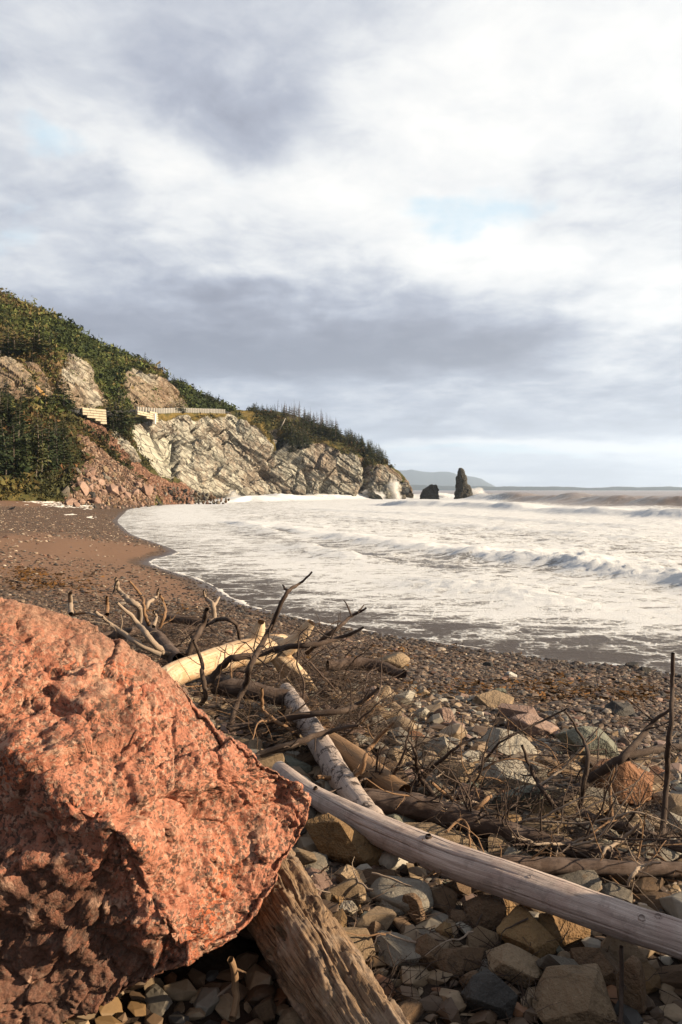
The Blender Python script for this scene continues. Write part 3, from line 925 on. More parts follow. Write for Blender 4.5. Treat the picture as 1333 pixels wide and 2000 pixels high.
def build_terrain():
    pxs = np.array([c[0] for c in TERR], float)
    K = np.array([[(px, a, b) for a, b in c] for (px, c) in TERR], float)      # (col, knot, 3)
    W = np.stack([(K[..., 0] - 666.5) / FPX * K[..., 2], K[..., 2], CAMZ - (K[..., 1] - HOR) / FPX * K[..., 2]], -1)
    foot = W[:, 0].copy(); foot[:, 2] = -2.5; foot[:, 1] -= 0.8
    back = W[:, -1].copy(); back[:, 1] += 60; back[:, 2] = back[:, 2] * 0.75 - 4
    W = np.concatenate([foot[:, None], W, back[:, None]], 1)
    # columns
    NC, sub = 34, [10, 62, 62, 14, 46, 40, 12]
    cols = []
    for k in range(W.shape[1]):
        cols.append(smooth_line(W[:, k], NC))
    A = np.stack(cols, 1)                              # (ncol, knots, 3)
    # even out the columns along the foot/bench
    arc = np.r_[0, np.cumsum(np.linalg.norm(np.diff(A[:, 2], axis=0), axis=1) + np.abs(np.diff(to_px(A[:, 2])[0])) * 0.15)]
    nco = 760
    s = np.linspace(0, arc[-1], nco)
    A = np.stack([[np.interp(s, arc, A[:, k, q]) for q in range(3)] for k in range(A.shape[1])], 0).transpose(2, 0, 1)
    rows = []
    for k, n in enumerate(sub):
        t = np.linspace(0, 1, n, endpoint=False)
        for u in t: rows.append(A[:, k] * (1 - u) + A[:, k + 1] * u)
    rows.append(A[:, -1])
    B = np.stack(rows, 0); nr = len(B)                  # (nr, nco, 3)
    V = B.reshape(-1, 3); F = grid_faces(nr, nco)
    N = normals(V, F)
    if N[:, 1].mean() > 0: N = -N; F = F[:, ::-1]
    # broad undulation first
    px, py = to_px(V)
    def mask(polys, soft=3.0):
        m = np.zeros(len(V))
        jx, jy = px + 11 * fbm(V * 0.16, 4), py + 11 * fbm(V * 0.16 + 7, 4)
        for pl in polys: m = np.maximum(m, inside(jx, jy, pl).astype(float))
        M = m.reshape(nr, nco)
        for _ in range(2):
            M = (M + np.roll(M, 1, 0) + np.roll(M, -1, 0) + np.roll(M, 1, 1) + np.roll(M, -1, 1)) / 5
        return M.ravel()
    vis = (np.arange(nr) < nr - sub[-1])[:, None].repeat(nco, 1).ravel()
    rock, scree, soil, grassy, slab = mask(ROCK), mask(SCREE), mask(SOIL), mask(GRASSY), mask([SLAB])
    rock = np.clip(rock - scree * 0.0, 0, 1) * (1 - grassy * 0.85); scree = scree * (1 - rock)
    for m in (rock, scree, soil, grassy, slab): m *= vis
    x, y, z = V.T
    # --- beds of rock: a lies across the beds, b along them
    i0_ = sub[0] + sub[1] + sub[2]
    r_ = x * 0.9 + y * 0.25
    wob = 2.2 * fbm(V * 0.06, 3)
    a = r_ * 0.60 + z * 0.80 + wob; b = r_ * 0.80 - z * 0.60
    disp = np.zeros(len(V)); grv = np.zeros(len(V))
    for T, L, am in ((5.2, 34.0, 1.1), (2.1, 13.0, 0.70), (0.85, 5.5, 0.25)):
        ia = np.floor(a / T); fa = a / T - ia
        bb = b / L + hash1(ia + 50) * 3 + 0.12 * fbm(V * (0.5 / T) + 4, 2)
        ib = np.floor(bb)
        hh = hash1(ia * 131 + ib * 17 + 1000)
        slope = hash1(ia * 57 + ib * 29 + 4000) - 0.5
        groove = (np.minimum(fa, 1 - fa) * T < 0.26) & (hash1(ia * 91 + ib * 7 + 77) > 0.35)
        joint = (np.minimum(bb - ib, ib + 1 - bb) * L < 0.26) & (hash1(ia * 19 + ib * 31 + 5) > 0.5)
        if T > 1: grv = grv - np.where(groove | joint, 0.85 * T ** 0.6 * (0.5 + hash1(ia * 3 + ib * 5 + 9)), 0)
        disp += am * ((hh - 0.5) * 1.3 + (fa - 0.5) * (0.55 + 0.5 * slope) + (bb - ib - 0.5) * slope * 0.9)
    f1, f2, idn = worley(V * 0.16 + 3)
    blocky = (idn - 0.5) * 2.2 + (f2 - f1 < 0.08) * -0.5
    right = sstep(px, 500, 600)
    disp = disp * (1 - 0.45 * right) + blocky * (0.25 + 0.6 * right)
    gul = lambda pts, w: np.exp(-(poly_dist(px, py, pts) / w) ** 2)
    disp = disp * (1 - 0.85 * slab) + 0.3 * ridged(V * 0.35, 4) * (1 - slab)
    cut = -5.0 * gul([(349, 855), (346, 895), (350, 942)], 4.0) - 1.6 * gul([(300, 846), (322, 890), (346, 922)], 2.0) * slab - 2.2 * gul([(372, 840), (400, 862), (432, 895), (455, 922), (470, 950)], 5) \
        - 2.0 * gul([(350, 930), (380, 955), (410, 972)], 4) - 3.2 * gul([(716, 900), (720, 935), (706, 968)], 7) - 2.4 * gul([(560, 850), (540, 880), (575, 900)], 6) - 1.8 * gul([(520, 835), (555, 850)], 5) \
        - 2.0 * gul([(600, 965), (596, 930), (580, 905)], 4) - 2.0 * gul([(640, 968), (632, 950)], 8) - 1.2 * gul([(455, 850), (500, 890), (530, 930)], 3)
    disp = disp - disp.mean(); hi_ = np.repeat(np.arange(nr) > i0_, nco)
    disp = disp * np.where(hi_, 0.55, 1.0); grv = grv * np.where(hi_, 0.5, 1.0)
    rd = rock * (disp * 1.75 + grv * (1 - 0.8 * slab) * (1 - 0.5 * right) + cut * 1.3)
    # everything else: rough ground
    soft = (1 - rock) * (0.9 * fbm(V * 0.09, 4) + 0.35 * fbm(V * 0.5, 4))
    sd = scree * (0.22 * np.abs(fbm(V * 0.9, 3)) + 0.3 * worley(V * 0.8)[0])
    bench = np.zeros((nr, nco)); i0 = sub[0] + sub[1] + sub[2]; bench[i0 - 3:i0 + sub[3] + 2] = 1
    bench = bench.ravel() * (px > 120) * (px < 520)
    tot = (rd + soft + sd) * (1 - 0.92 * bench) * vis
    top = np.zeros((nr, nco)); top[:] = np.arange(nr)[:, None]; top = top.ravel()
    V2 = V + N * tot[:, None]
    me = mesh('hillside', V2, F, MAT['terrain'], False, attrs=dict(rock=rock, scree=scree, soil=soil, grassy=grassy, slab=slab, bed=rock, upper=np.repeat(np.arange(nr) > i0_, nco) * sstep(fbm(V * 0.05, 3), -0.45, -0.05)))
    obj('hillside', me, kind='structure')
    TD.update(V=V2, N=normals(V2, F), px=px, py=py, rock=rock, scree=scree, soil=soil, vis=vis, top=top, nr=nr, nco=nco, A=A, d=V[:, 1], base=V)


def on_hill(poly, n, seed, extra=None):
    """N points of the hillside inside a region; returns positions"""
    r = np.random.default_rng(seed)
    m = inside(TD['px'], TD['py'], poly) & TD['vis']
    if extra is not None: m &= extra
    i = np.nonzero(m)[0]
    w = TD['area'][i] if 'area' in TD else np.ones(len(i))
    i = r.choice(i, n, p=w / w.sum())
    return TD['V'][i], i


def hill_at(px, py):
    i = np.argmin((TD['px'] - px) ** 2 + (TD['py'] - py) ** 2 + (~TD['vis']) * 1e6)
    return TD['V'][i]


def build_far_land():
    # the blue ridge across the bay
    def ridge(name, pts, d, depth, seed, m, rough):
        xs = np.linspace(pts[0][0], pts[-1][0], 260)
        ys = np.interp(xs, [q[0] for q in pts], [q[1] for q in pts])
        n = 14; rows = []
        for k in range(n):
            t = k / (n - 1)
            prof = math.sin(min(t / 0.45, 1.0) * math.pi / 2) if t < 0.45 else 1 - ((t - 0.45) / 0.55) ** 2
            dd = d + depth * t
            top = (HOR - ys) / FPX * (d + depth * 0.45) + CAMZ
            X = (xs - 666.5) / FPX * dd
            q = np.stack([X / d * 40, np.full_like(X, t * 4), 0 * X + seed], 1)
            rows.append(np.stack([X, np.full_like(X, dd), np.maximum(top, 1) * prof * (1 + rough * fbm(q, 5)) - (4 if k in (0, n - 1) else 0)], 1))
        V = np.vstack(rows)
        obj(name, mesh(name, V, grid_faces(n, len(xs))[:, ::-1], m, True), kind='structure')
    ridge('distant_hill', [(640, 930), (700, 921), (760, 917), (800, 918.5), (850, 923), (880, 922), (910, 929), (940, 935), (956, 944), (972, 952)], 7500, 2200, 1, MAT['farland'], 0.10)
    ridge('distant_shore', [(560, 946), (760, 945), (820, 948), (870, 949.5), (960, 950.5), (1090, 950.5), (1150, 953), (1210, 950.5), (1260, 952), (1290, 951), (1310, 950), (1333, 951.5), (1500, 950), (1800, 948)], 4300, 700, 2, MAT['farland'], 0.30)


def m_seastack(g):
    p = g.obj(); n1 = g.noise(p, 0.6, 6, 0.65); n2 = g.noise(p, 3, 5, 0.65)
    c = g.ramp(n1 * 0.6 + n2 * 0.4, [(0.3, (0.018, 0.017, 0.014)), (0.5, (0.05, 0.046, 0.036)), (0.75, (0.10, 0.088, 0.066))])
    return dict(color=c, rough=0.8, normal=g.bump(n2, 0.8, 0.3))


def sea_stack(base, prof, depth, seed, label):
    """prof: list of (height, x left, x right) in metres about the base"""
    pr = np.array(prof, float); nr, nc = 70, 72
    h = np.linspace(pr[0, 0], pr[-1, 0], nr)
    L, Rr = np.interp(h, pr[:, 0], pr[:, 1]), np.interp(h, pr[:, 0], pr[:, 2])
    th = np.linspace(0, 2 * math.pi, nc, endpoint=False)
    c, s_ = np.cos(th), np.sin(th)
    cx, rx = (L + Rr) / 2, (Rr - L) / 2
    V = np.stack([cx[:, None] + rx[:, None] * np.sign(c) * np.abs(c) ** 0.85, (rx * 0 + np.interp(h, pr[:, 0], np.linspace(depth, depth * 0.5, len(pr))))[:, None] * s_[None], np.repeat(h[:, None], nc, 1)], -1).reshape(-1, 3)
    V = np.vstack([V, [[cx[-1], 0, h[-1]]]])
    F = grid_faces(nr, nc, True)
    j = np.arange(nc); k = (nr - 1) * nc
    F = np.vstack([F, np.stack([k + j, k + (j + 1) % nc, np.full(nc, nr * nc), np.full(nc, nr * nc)], 1)])
    N = normals(V, F)
    f1, f2, idn = worley(V * 0.75 + seed)
    V = V + N * (0.35 * (idn - 0.5) + 0.32 * ridged(V * 0.55 + seed, 4) * 0.5 + 0.14 * fbm(V * 2.2 + seed, 3))[:, None]
    obj('sea_stack', mesh('sea_stack', V, tri(F), MAT['seastack'], False), loc=base, label=label, cat='sea stack', group='sea stacks off the headland')


def m_spray():
    m = bpy.data.materials.new('spray'); m.use_nodes = True
    t = m.node_tree; t.nodes.clear(); g = G(t)
    o = g.node('ShaderNodeOutputMaterial'); v = g.node('ShaderNodeVolumePrincipled')
    t.links.new(v.outputs[0], o.inputs['Volume'])
    v.inputs['Color'].default_value = (0.97, 0.96, 0.94, 1)
    q = g.obj(); x, y, z = g.xyz(q)
    r2 = g.vm('LENGTH', g.vec(x, y, g.m('MAXIMUM', z, 0.0)))
    n = g.noise(S(g, g.node('ShaderNodeNewGeometry').outputs['Position']), 0.55, 6, 0.65)
    den = g.smooth((1.0 - r2) * 0.95 + (n - 0.5) * 1.6, 0.0, 0.95) * 2.2
    g.put(v.inputs['Density'], den)
    return m


def build_spray():
    V, F = ico(3)
    V = np.where(V[:, 2:3] < 0, V * [1, 1, 0.25], V)
    def plume(px, py, d, w, h, label):
        base = P(px, py, d); k = FPX / d
        o = obj('spray', mesh('spray', V, F, MAT['spray'], True), loc=base, kind='stuff', label=label, cat='spray')
        o.scale = (w / k, max(1.2, 0.5 * w / k), h / k)
    plume(770, 972, 203, 17, 44, 'tall white burst of spray against the tip of the headland')
    plume(726, 974, 200, 30, 20, 'white spray thrown up at the dark gully')
    plume(930, 970, 206, 26, 20, 'white spray breaking behind the tall sea stack')
    plume(620, 976, 189, 60, 13, 'white froth leaping along the foot of the cliff')
    plume(455, 984, 158, 20, 30, 'thin white spray at the end of the boulders')
    plume(862, 970, 209, 24, 9, 'white splash round the low sea stack')


TD = {}
MAT['terrain'] = material('hillside', m_terrain)
MAT['farland'] = material('far_land', lambda g: dict(color=g.mix(g.noise(g.pos(), 0.01, 5, 0.6), (0.025, 0.034, 0.025, 1), (0.07, 0.075, 0.05, 1)), rough=1.0, spec=0.05))
MAT['seastack'] = material('dark_sea_rock', m_seastack)
MAT['spray'] = m_spray()
build_terrain()
build_far_land()
sea_stack(P(905, 972, 206), [(-1, -2.5, 3.2), (0.7, -2.2, 2.8), (3.1, -1.8, 1.9), (4.1, -1.75, 0.95), (5.6, -1.75, 0.75), (6.6, -1.6, 0.5), (7.5, -1.3, 0.0), (8.3, -0.95, -0.45)], 1.5, 2, 'tall dark rock pillar standing in the surf off the headland')
sea_stack(P(840, 972, 208), [(-1, -2.7, 2.6), (0.6, -2.5, 2.45), (2.2, -1.7, 2.2), (3.0, -0.5, 1.9), (3.6, 0.6, 1.6)], 1.8, 9, 'low wedge of dark rock between the headland and the tall pillar')
build_spray()

# air: a thin even haze over the bay
hz = bpy.data.materials.new('air'); hz.use_nodes = True
_t = hz.node_tree; _t.nodes.clear(); _g = G(_t)
_o = _g.node('ShaderNodeOutputMaterial'); _v = _g.node('ShaderNodeVolumePrincipled')
_v.inputs['Color'].default_value = (0.62, 0.78, 1.0, 1); _v.inputs['Density'].default_value = 0.00009; _v.inputs['Anisotropy'].default_value = 0.3
_t.links.new(_v.outputs[0], _o.inputs['Volume'])
def build_haze():
    x0, x1, y0, y1, z0, z1 = -5500, 13000, -40, 12500, -8, 700
    V = [(x0, y0, z0), (x1, y0, z0), (x1, y1, z0), (x0, y1, z0), (x0, y0, z1), (x1, y0, z1), (x1, y1, z1), (x0, y1, z1)]
    F = [(3, 2, 1, 0), (4, 5, 6, 7), (0, 1, 5, 4), (1, 2, 6, 5), (2, 3, 7, 6), (3, 0, 4, 7)]
    obj('haze', mesh('haze', V, F, hz), kind='stuff')
build_haze()


# ------------------------------------------------------------------ trees and undergrowth
def m_leaf(name, stops):
    def b(g):
        n = g.noise(g.pos(), 1.2, 4, 0.6)
        r = g.rnd()
        c = g.ramp(n * 0.55 + r * 0.45, stops)
        return dict(color=c, rough=0.75, spec=0.2)
    return material(name, b)


MAT['spruce'] = m_leaf('spruce_needles', [(0.2, (0.018, 0.030, 0.011)), (0.45, (0.038, 0.058, 0.018)), (0.62, (0.072, 0.085, 0.027)), (0.85, (0.14, 0.12, 0.045))])
MAT['dry'] = m_leaf('dry_twigs', [(0.2, (0.055, 0.040, 0.030)), (0.5, (0.115, 0.082, 0.060)), (0.8, (0.20, 0.15, 0.115))])
MAT['trunk'] = m_leaf('spruce_bark', [(0.2, (0.06, 0.045, 0.035)), (0.5, (0.12, 0.095, 0.075)), (0.85, (0.22, 0.18, 0.15))])
MAT['tint'] = material('undergrowth', lambda g: dict(color=g.mix(g.noise(g.pos(), 2.0, 3, 0.6), g.mix(1.0, g.attr('tint', 'Color'), (0.6, 0.6, 0.6, 1), 'MULTIPLY'), g.attr('tint', 'Color')), rough=0.8, spec=0.15))


def spruce(H, Rm, seed, bare=0.15, dens=1.0, dead=False, spread=1.0):
    """crown and trunk as separate arrays"""
    r = np.random.default_rng(seed)
    tv, tf, _ = tube(np.array([[0, 0, -0.6], [0.02 * H * r.normal(), 0.02 * H * r.normal(), H * 0.5], [0.01 * H, 0, H]]), [0.009 * H + 0.03, 0.006 * H + 0.02, 0.008], 5, cap=False)
    V, F, n = [], [], 0
    lev = int(H / 0.36 * dens)
    lop = r.uniform(0, 6.28)
    for i in range(lev):
        t = bare + (1 - bare) * ((i + r.random()) / lev)
        u = (t - bare) / (1 - bare)
        prof = (1 - u) ** 0.85 * (0.55 + 0.45 * min(u / 0.18, 1)) + 0.03
        nb = r.integers(4, 7) if not dead else r.integers(3, 6)
        for k in range(nb):
            if r.random() < 0.12: continue
            az = r.uniform(0, 2 * math.pi)
            L = Rm * prof * r.uniform(0.5, 1.25) * (1 + 0.22 * math.cos(az - lop))
            if dead: L *= r.uniform(0.5, 1.0)
            out = np.array([math.cos(az), math.sin(az), 0]); side = np.array([-math.sin(az), math.cos(az), 0])
            dr = r.uniform(0.05, 0.42) * (1 - u) - 0.35 * u
            z0 = t * H
            ns = 3
            pts = [np.array([0, 0, z0]) + out * L * q + np.array([0, 0, -dr * L * q * (1.4 - 0.5 * q)]) for q in np.linspace(0.04, 1, ns + 1)]
            for q in range(ns):
                a, b = pts[q], pts[q + 1]
                w = L * (0.52 if not dead else 0.20) * (1.0 - 0.24 * q) * r.uniform(0.6, 1.3)
                for sg in (-1, 1):
                    e = a * 0.3 + b * 0.7 + side * sg * w * r.uniform(0.6, 1.2) + out * w * 0.4 + np.array([0, 0, r.normal() * 0.10 * L - 0.06 * L])
                    V += [a, b, e]; F.append((n, n + 1, n + 2)); n += 3
                if not dead and r.random() < 0.6:
                    e = b - np.array([0, 0, w * r.uniform(0.3, 0.9)]) + out * w * 0.3
                    V += [a, b, e]; F.append((n, n + 1, n + 2)); n += 3
    return np.array(V), np.array(F), tv, tri(tf)


SPR = {}
def tree_kind(key, *a, **k):
    cv, cf, tv, tf = spruce(*a, **k)
    leaf = MAT['dry'] if k.get('dead') else MAT['spruce']
    SPR[key] = (mesh('crown', cv, cf, leaf), mesh('trunk', tv, tf, MAT['trunk'], True),
                mesh('spruce_tree', np.vstack([cv, tv]), np.vstack([cf, tf + len(cv)]), [leaf, MAT['trunk']], mi=np.r_[np.zeros(len(cf)), np.ones(len(tf))]), a[0])


for i in range(5):
    tree_kind('grove%d' % i, 11.0, [2.3, 2.7, 2.0, 2.6, 2.2][i], 20 + i, bare=[0.30, 0.22, 0.36, 0.12, 0.28][i], dens=0.95)
for i in range(4):
    tree_kind('small%d' % i, 6.0, [1.65, 1.4, 1.9, 1.25][i], 40 + i, bare=[0.08, 0.14, 0.04, 0.16][i], dens=1.05)
for i in range(3):
    tree_kind('dead%d' % i, 6.2, [1.0, 1.2, 0.85][i], 60 + i, bare=0.3, dens=0.8, dead=True)


def plant(key, p, h, r, label, group, parts=True, cat='tree', name='spruce_tree'):
    cr, tr, whole, H = SPR[key]
    s = h / H; w = s * (r.uniform(0.85, 1.15) if key.startswith('grove') else r.uniform(1.05, 1.55))
    if parts:
        o = obj(name, None, loc=p, label=label, cat=cat, group=group)
        obj('crown', cr, o); obj('trunk', tr, o)
    else:
        o = obj(name, whole, loc=p, label=label, cat=cat, group=group)
    o.scale = (w, w, s); o.rotation_euler = (r.normal() * 0.03, r.normal() * 0.03, r.uniform(0, 6.28))
    return o


def build_trees():
    r = np.random.default_rng(11)
    # front row of the grove, placed by its trunks
    front = [(-34, 955, 165), (-12, 952, 180), (8, 950, 150), (22, 955, 140), (38, 952, 185), (52, 948, 120), (66, 946, 165), (78, 944, 140), (90, 940, 150), (104, 938, 128), (112, 930, 135), (124, 930, 118), (134, 926, 92), (146, 918, 70)]
    items = []
    for i, (px, py, h) in enumerate(front):
        p = hill_at(px, py)
        o = plant('grove%d' % (i % 5), p, h * 0.86 / FPX * p[1], r, None, 'spruces of the dark grove')
        items.append((o, 'tall front spruce of the dark grove', -px))
    tell_apart(items, 'the pink boulders')
    inner = []
    pts, ix = on_hill([(-150, 945), (-150, 800), (0, 790), (60, 800), (108, 830), (140, 880), (150, 925), (110, 938), (0, 950)], 74, 12)
    for k, p in enumerate(pts):
        px, py = to_px(p)
        h = r.uniform(62, 108) * (0.7 + 0.3 * sstep(py, 800, 920)) * (0.75 if px > 90 else 1)
        o = plant('grove%d' % (k % 5), p, h / FPX * p[1], r, None, 'spruces of the dark grove')
        sz = 'tall' if h > 88 else 'short' if h < 66 else 'middling'
        zn = 'high up the slope' if py < 842 else 'halfway up' if py < 885 else 'just behind its front row'
        inner.append((o, '%s dark spruce of the grove %s' % (sz, zn), -px))
    tell_apart(inner, 'the scree')
    # small groups that stand by themselves
    def some(lst, label, group, frm, keys=('small0', 'small1', 'small2', 'small3'), parts=True):
        it = []
        for i, (px, py, h) in enumerate(lst):
            p = hill_at(px, py)
            it.append((plant(keys[i % len(keys)], p, h / FPX * p[1], r, None, group, parts), label, -px))
        tell_apart(it, frm)
    some([(84, 806, 52), (94, 806, 66), (104, 806, 50), (112, 806, 62), (122, 806, 72), (132, 808, 58), (142, 810, 42)], 'dark spruce of the clump above the grove', 'spruces of the upper clump', 'the retaining wall')
    some([(208, 838, 52), (216, 842, 70), (224, 846, 62), (230, 838, 80), (238, 842, 76), (246, 846, 66), (252, 838, 50), (260, 836, 42), (234, 852, 50), (220, 852, 40), (250, 856, 36), (266, 814, 26)], 'dark spruce between the two retaining walls', 'spruces between the retaining walls', 'the bare slab')
    some([(342, 806, 24), (350, 807, 36), (358, 807, 26)], 'dark bushy spruce beside the guardrail', 'spruces beside the guardrail', 'the headland')
    some([(276, 714, 24), (283, 716, 30), (298, 726, 26), (306, 730, 24), (312, 732, 22), (268, 708, 14)], 'small spruce against the sky above the road', 'spruces on the skyline above the road', 'the headland', parts=False)
    some([(6, 700, 60), (18, 702, 66), (30, 700, 58), (42, 698, 50), (52, 702, 44), (66, 700, 66), (76, 696, 70), (86, 700, 56), (96, 706, 52), (106, 712, 40), (60, 716, 30), (98, 726, 38), (88, 730, 30)], 'dark spruce on the hillside above the outcrops', 'spruces above the outcrops', 'the road')
    pts, ix = on_hill([(322, 738), (352, 752), (402, 778), (440, 799), (440, 803), (400, 794), (360, 772), (330, 752)], 38, 13)
    it = []
    for k, p in enumerate(pts):
        h = r.uniform(13, 27)
        it.append((plant('small%d' % (k % 4), p, h / FPX * p[1], r, None, 'spruces along the skyline', False), '%s dark spruce of the skyline belt above the guardrail' % ('taller' if h > 20 else 'low'), -to_px(p)[0]))
    tell_apart(it, 'the headland')
    # headland
    wood = []
    def mass(poly, n, seed, hs, keys, label):
        pts, ix = on_hill(poly, n, seed)
        pts = pts[np.argsort(pts[:, 1])]
        cut = int(n * 0.5); its = []
        for p in pts[cut:]:
            cr, tr, whole, H = SPR[keys[r.integers(len(keys))]]
            h = r.uniform(*hs) * 0.74 / FPX * p[1] / H; a = r.uniform(0, 6.28)
            wood.append((whole, p, h, a))
        for k, p in enumerate(pts[:cut]):
            h = r.uniform(*hs) * 0.74
            o = plant(keys[k % len(keys)], p, h / FPX * p[1], r, None, 'trees on the headland', False)
            w = ('tall ' if h / 0.74 > hs[0] + (hs[1] - hs[0]) * 0.66 else 'short ' if h / 0.74 < hs[0] + (hs[1] - hs[0]) * 0.33 else '') + label
            its.append((o, w, -to_px(p)[0]))
        tell_apart(its, 'the sea')
    live = ('small0', 'small1', 'small2', 'small3'); dead = ('dead0', 'dead1', 'dead2')
    mass([(486, 806), (540, 806), (548, 826), (530, 832), (505, 812)], 34, 14, (16, 30), live, 'green spruce where the headland begins')
    mass([(540, 808), (600, 816), (660, 840), (660, 850), (610, 836), (556, 822)], 70, 15, (30, 46), dead, 'grey leafless spruce of the headland crest')
    mass([(548, 808), (600, 820), (650, 846), (600, 842), (556, 830)], 30, 21, (24, 38), live, 'green spruce among the dead crest trees')
    mass([(590, 830), (650, 846), (712, 874), (756, 904), (750, 910), (700, 890), (650, 868), (620, 850)], 110, 16, (26, 42), live, 'green spruce along the headland edge')
    mass([(552, 838), (600, 846), (622, 860), (604, 872), (590, 890), (566, 888), (556, 866)], 56, 17, (24, 42), live, 'dark spruce in the hollow of the cliff')
    mass([(726, 892), (752, 904), (752, 916), (738, 922), (722, 906)], 16, 18, (12, 22), live, 'dark little spruce above the gully')
    V, F, M, n = [], [], [], 0
    for me, q, s_, a in wood:
        v = np.empty(len(me.vertices) * 3, np.float32); me.vertices.foreach_get('co', v); v = v.reshape(-1, 3) * s_
        f = np.empty(len(me.polygons) * 3, np.int32); me.polygons.foreach_get('vertices', f); m = np.empty(len(me.polygons), np.int32); me.polygons.foreach_get('material_index', m)
        c, s2 = math.cos(a), math.sin(a)
        V.append(np.stack([v[:, 0] * c - v[:, 1] * s2, v[:, 0] * s2 + v[:, 1] * c, v[:, 2]], 1) + q); F.append(f.reshape(-1, 3) + n); n += len(v)
        M.append(m + (2 if me.materials[0] == MAT['dry'] else 0) * (m == 0))
    obj('headland_wood', mesh('headland_wood', np.vstack(V), np.vstack(F), [MAT['spruce'], MAT['trunk'], MAT['dry']], mi=np.hstack(M)), kind='stuff', label='the farther trees of the wood on the headland', cat='wood')
    p = hill_at(546, 838)
    V, F, uv = tube([p + [0, 0, -0.3], p + [0.9, -0.3, 1.3], p + [1.7, -0.5, 2.9]], [0.17, 0.15, 0.06], 6, cap=True)
    obj('dead_tree', mesh('dead_tree', V, tri(F), MAT['bleached'], True), label='bleached bare trunk leaning out over the cliff edge', cat='dead tree')


def leaf_clumps(name, pts, size, tints, n, r, label, flat=0.7):
    b_v, b_c = [], []
    for p in pts:
        s = size * (r.uniform(0.5, 1.3) if r.random() < 0.85 else r.uniform(1.4, 2.3))
        f = pnoise(np.array([p * 0.045]))[0] * 1.5 + r.normal() * 0.22
        t = np.array(tints[int(np.clip((f + 0.5) * len(tints), 0, len(tints) - 1))]) * r.uniform(0.75, 1.2)
        c = r.normal(size=(n, 3)) * [0.5, 0.5, 0.40 * flat]; c[:, 2] = np.abs(c[:, 2])
        q = r.normal(size=(n, 3, 3)) * 0.17
        v = (c[:, None] + q) * s + p
        b_v.append(v.reshape(-1, 3)); b_c.append(np.repeat(t[None] * r.uniform(0.85, 1.15, (n, 1)), 3, 0))
    V = np.vstack(b_v); C = np.vstack(b_c)
    obj(name, mesh(name, V, np.arange(len(V)).reshape(-1, 3), MAT['tint'], colors={'tint': C}), kind='stuff', label=label, cat='undergrowth')


def build_undergrowth():
    r = np.random.default_rng(4)
    bare = TD['rock'] + TD['scree'] * 1.0 + TD['soil'] * 1.0
    i0 = 10 + 62 + 62
    road = (TD['top'] > i0 - 2) & (TD['top'] < i0 + 15) & (TD['px'] > 130) & (TD['px'] < 500)
    ok = (bare < 0.3) & ~road
    green = [(0.045, 0.064, 0.018), (0.068, 0.090, 0.024), (0.105, 0.130, 0.033), (0.140, 0.155, 0.042), (0.170, 0.150, 0.048), (0.185, 0.140, 0.052), (0.175, 0.115, 0.052)]
    p, _ = on_hill([(-200, 500), (0, 540), (330, 728), (450, 798), (450, 806), (-200, 806)], 7000, 1, ok & (TD['py'] < 806))
    leaf_clumps('undergrowth', p, 0.95, green, 24, r, 'scrub and low bushes covering the upper hillside')
    olive = [(0.05, 0.055, 0.018), (0.085, 0.08, 0.026), (0.13, 0.10, 0.035), (0.045, 0.055, 0.016), (0.15, 0.085, 0.035)]
    p, _ = on_hill([(-200, 800), (160, 806), (260, 830), (440, 806), (520, 806), (770, 905), (760, 925), (600, 900), (500, 850), (330, 880), (260, 980), (-200, 985)], 3800, 2, ok & (TD['py'] > 804))
    leaf_clumps('undergrowth', p, 0.75, olive, 22, r, 'rough grass and scrub on the ledges below the road')
    p, _ = on_hill([(60, 915), (140, 905), (150, 930), (120, 965), (40, 965)], 120, 3, ok)
    leaf_clumps('undergrowth', p, 1.1, [(0.06, 0.06, 0.02), (0.12, 0.07, 0.025), (0.19, 0.09, 0.035), (0.05, 0.05, 0.016)], 16, r, 'rust coloured bushes at the foot of the grove')
    p, _ = on_hill([(-40, 948), (30, 944), (34, 968), (-40, 968)], 160, 5)
    leaf_clumps('beach_grass', p, 0.8, [(0.15, 0.11, 0.032), (0.11, 0.095, 0.028), (0.19, 0.125, 0.04)], 16, r, 'yellow grass tussock at the back of the beach')
    p, _ = on_hill([(178, 838), (204, 850), (246, 900), (256, 930), (232, 905), (196, 868)], 75, 6, TD['rock'] < 0.3)
    leaf_clumps('undergrowth', p, 0.95, [(0.025, 0.034, 0.010), (0.045, 0.05, 0.015), (0.09, 0.06, 0.02)], 16, r, 'dark bushes in a strip between the two screes')
    # a few tufts in the seams of the rock
    p, _ = on_hill([(256, 838), (310, 812), (520, 812), (720, 892), (800, 950), (760, 950), (600, 930), (380, 900)], 260, 7, TD['rock'] > 0.6)
    leaf_clumps('undergrowth', p, 0.5, olive, 8, r, 'tufts of brown grass in the seams of the cliff')

    p, _ = on_hill([(-60, 650), (150, 680), (400, 790), (380, 800), (-60, 800)], 420, 8, TD['rock'] > 0.4)
    leaf_clumps('undergrowth', p, 0.6, green, 12, r, 'bushes rooted in the seams of the upper outcrops')


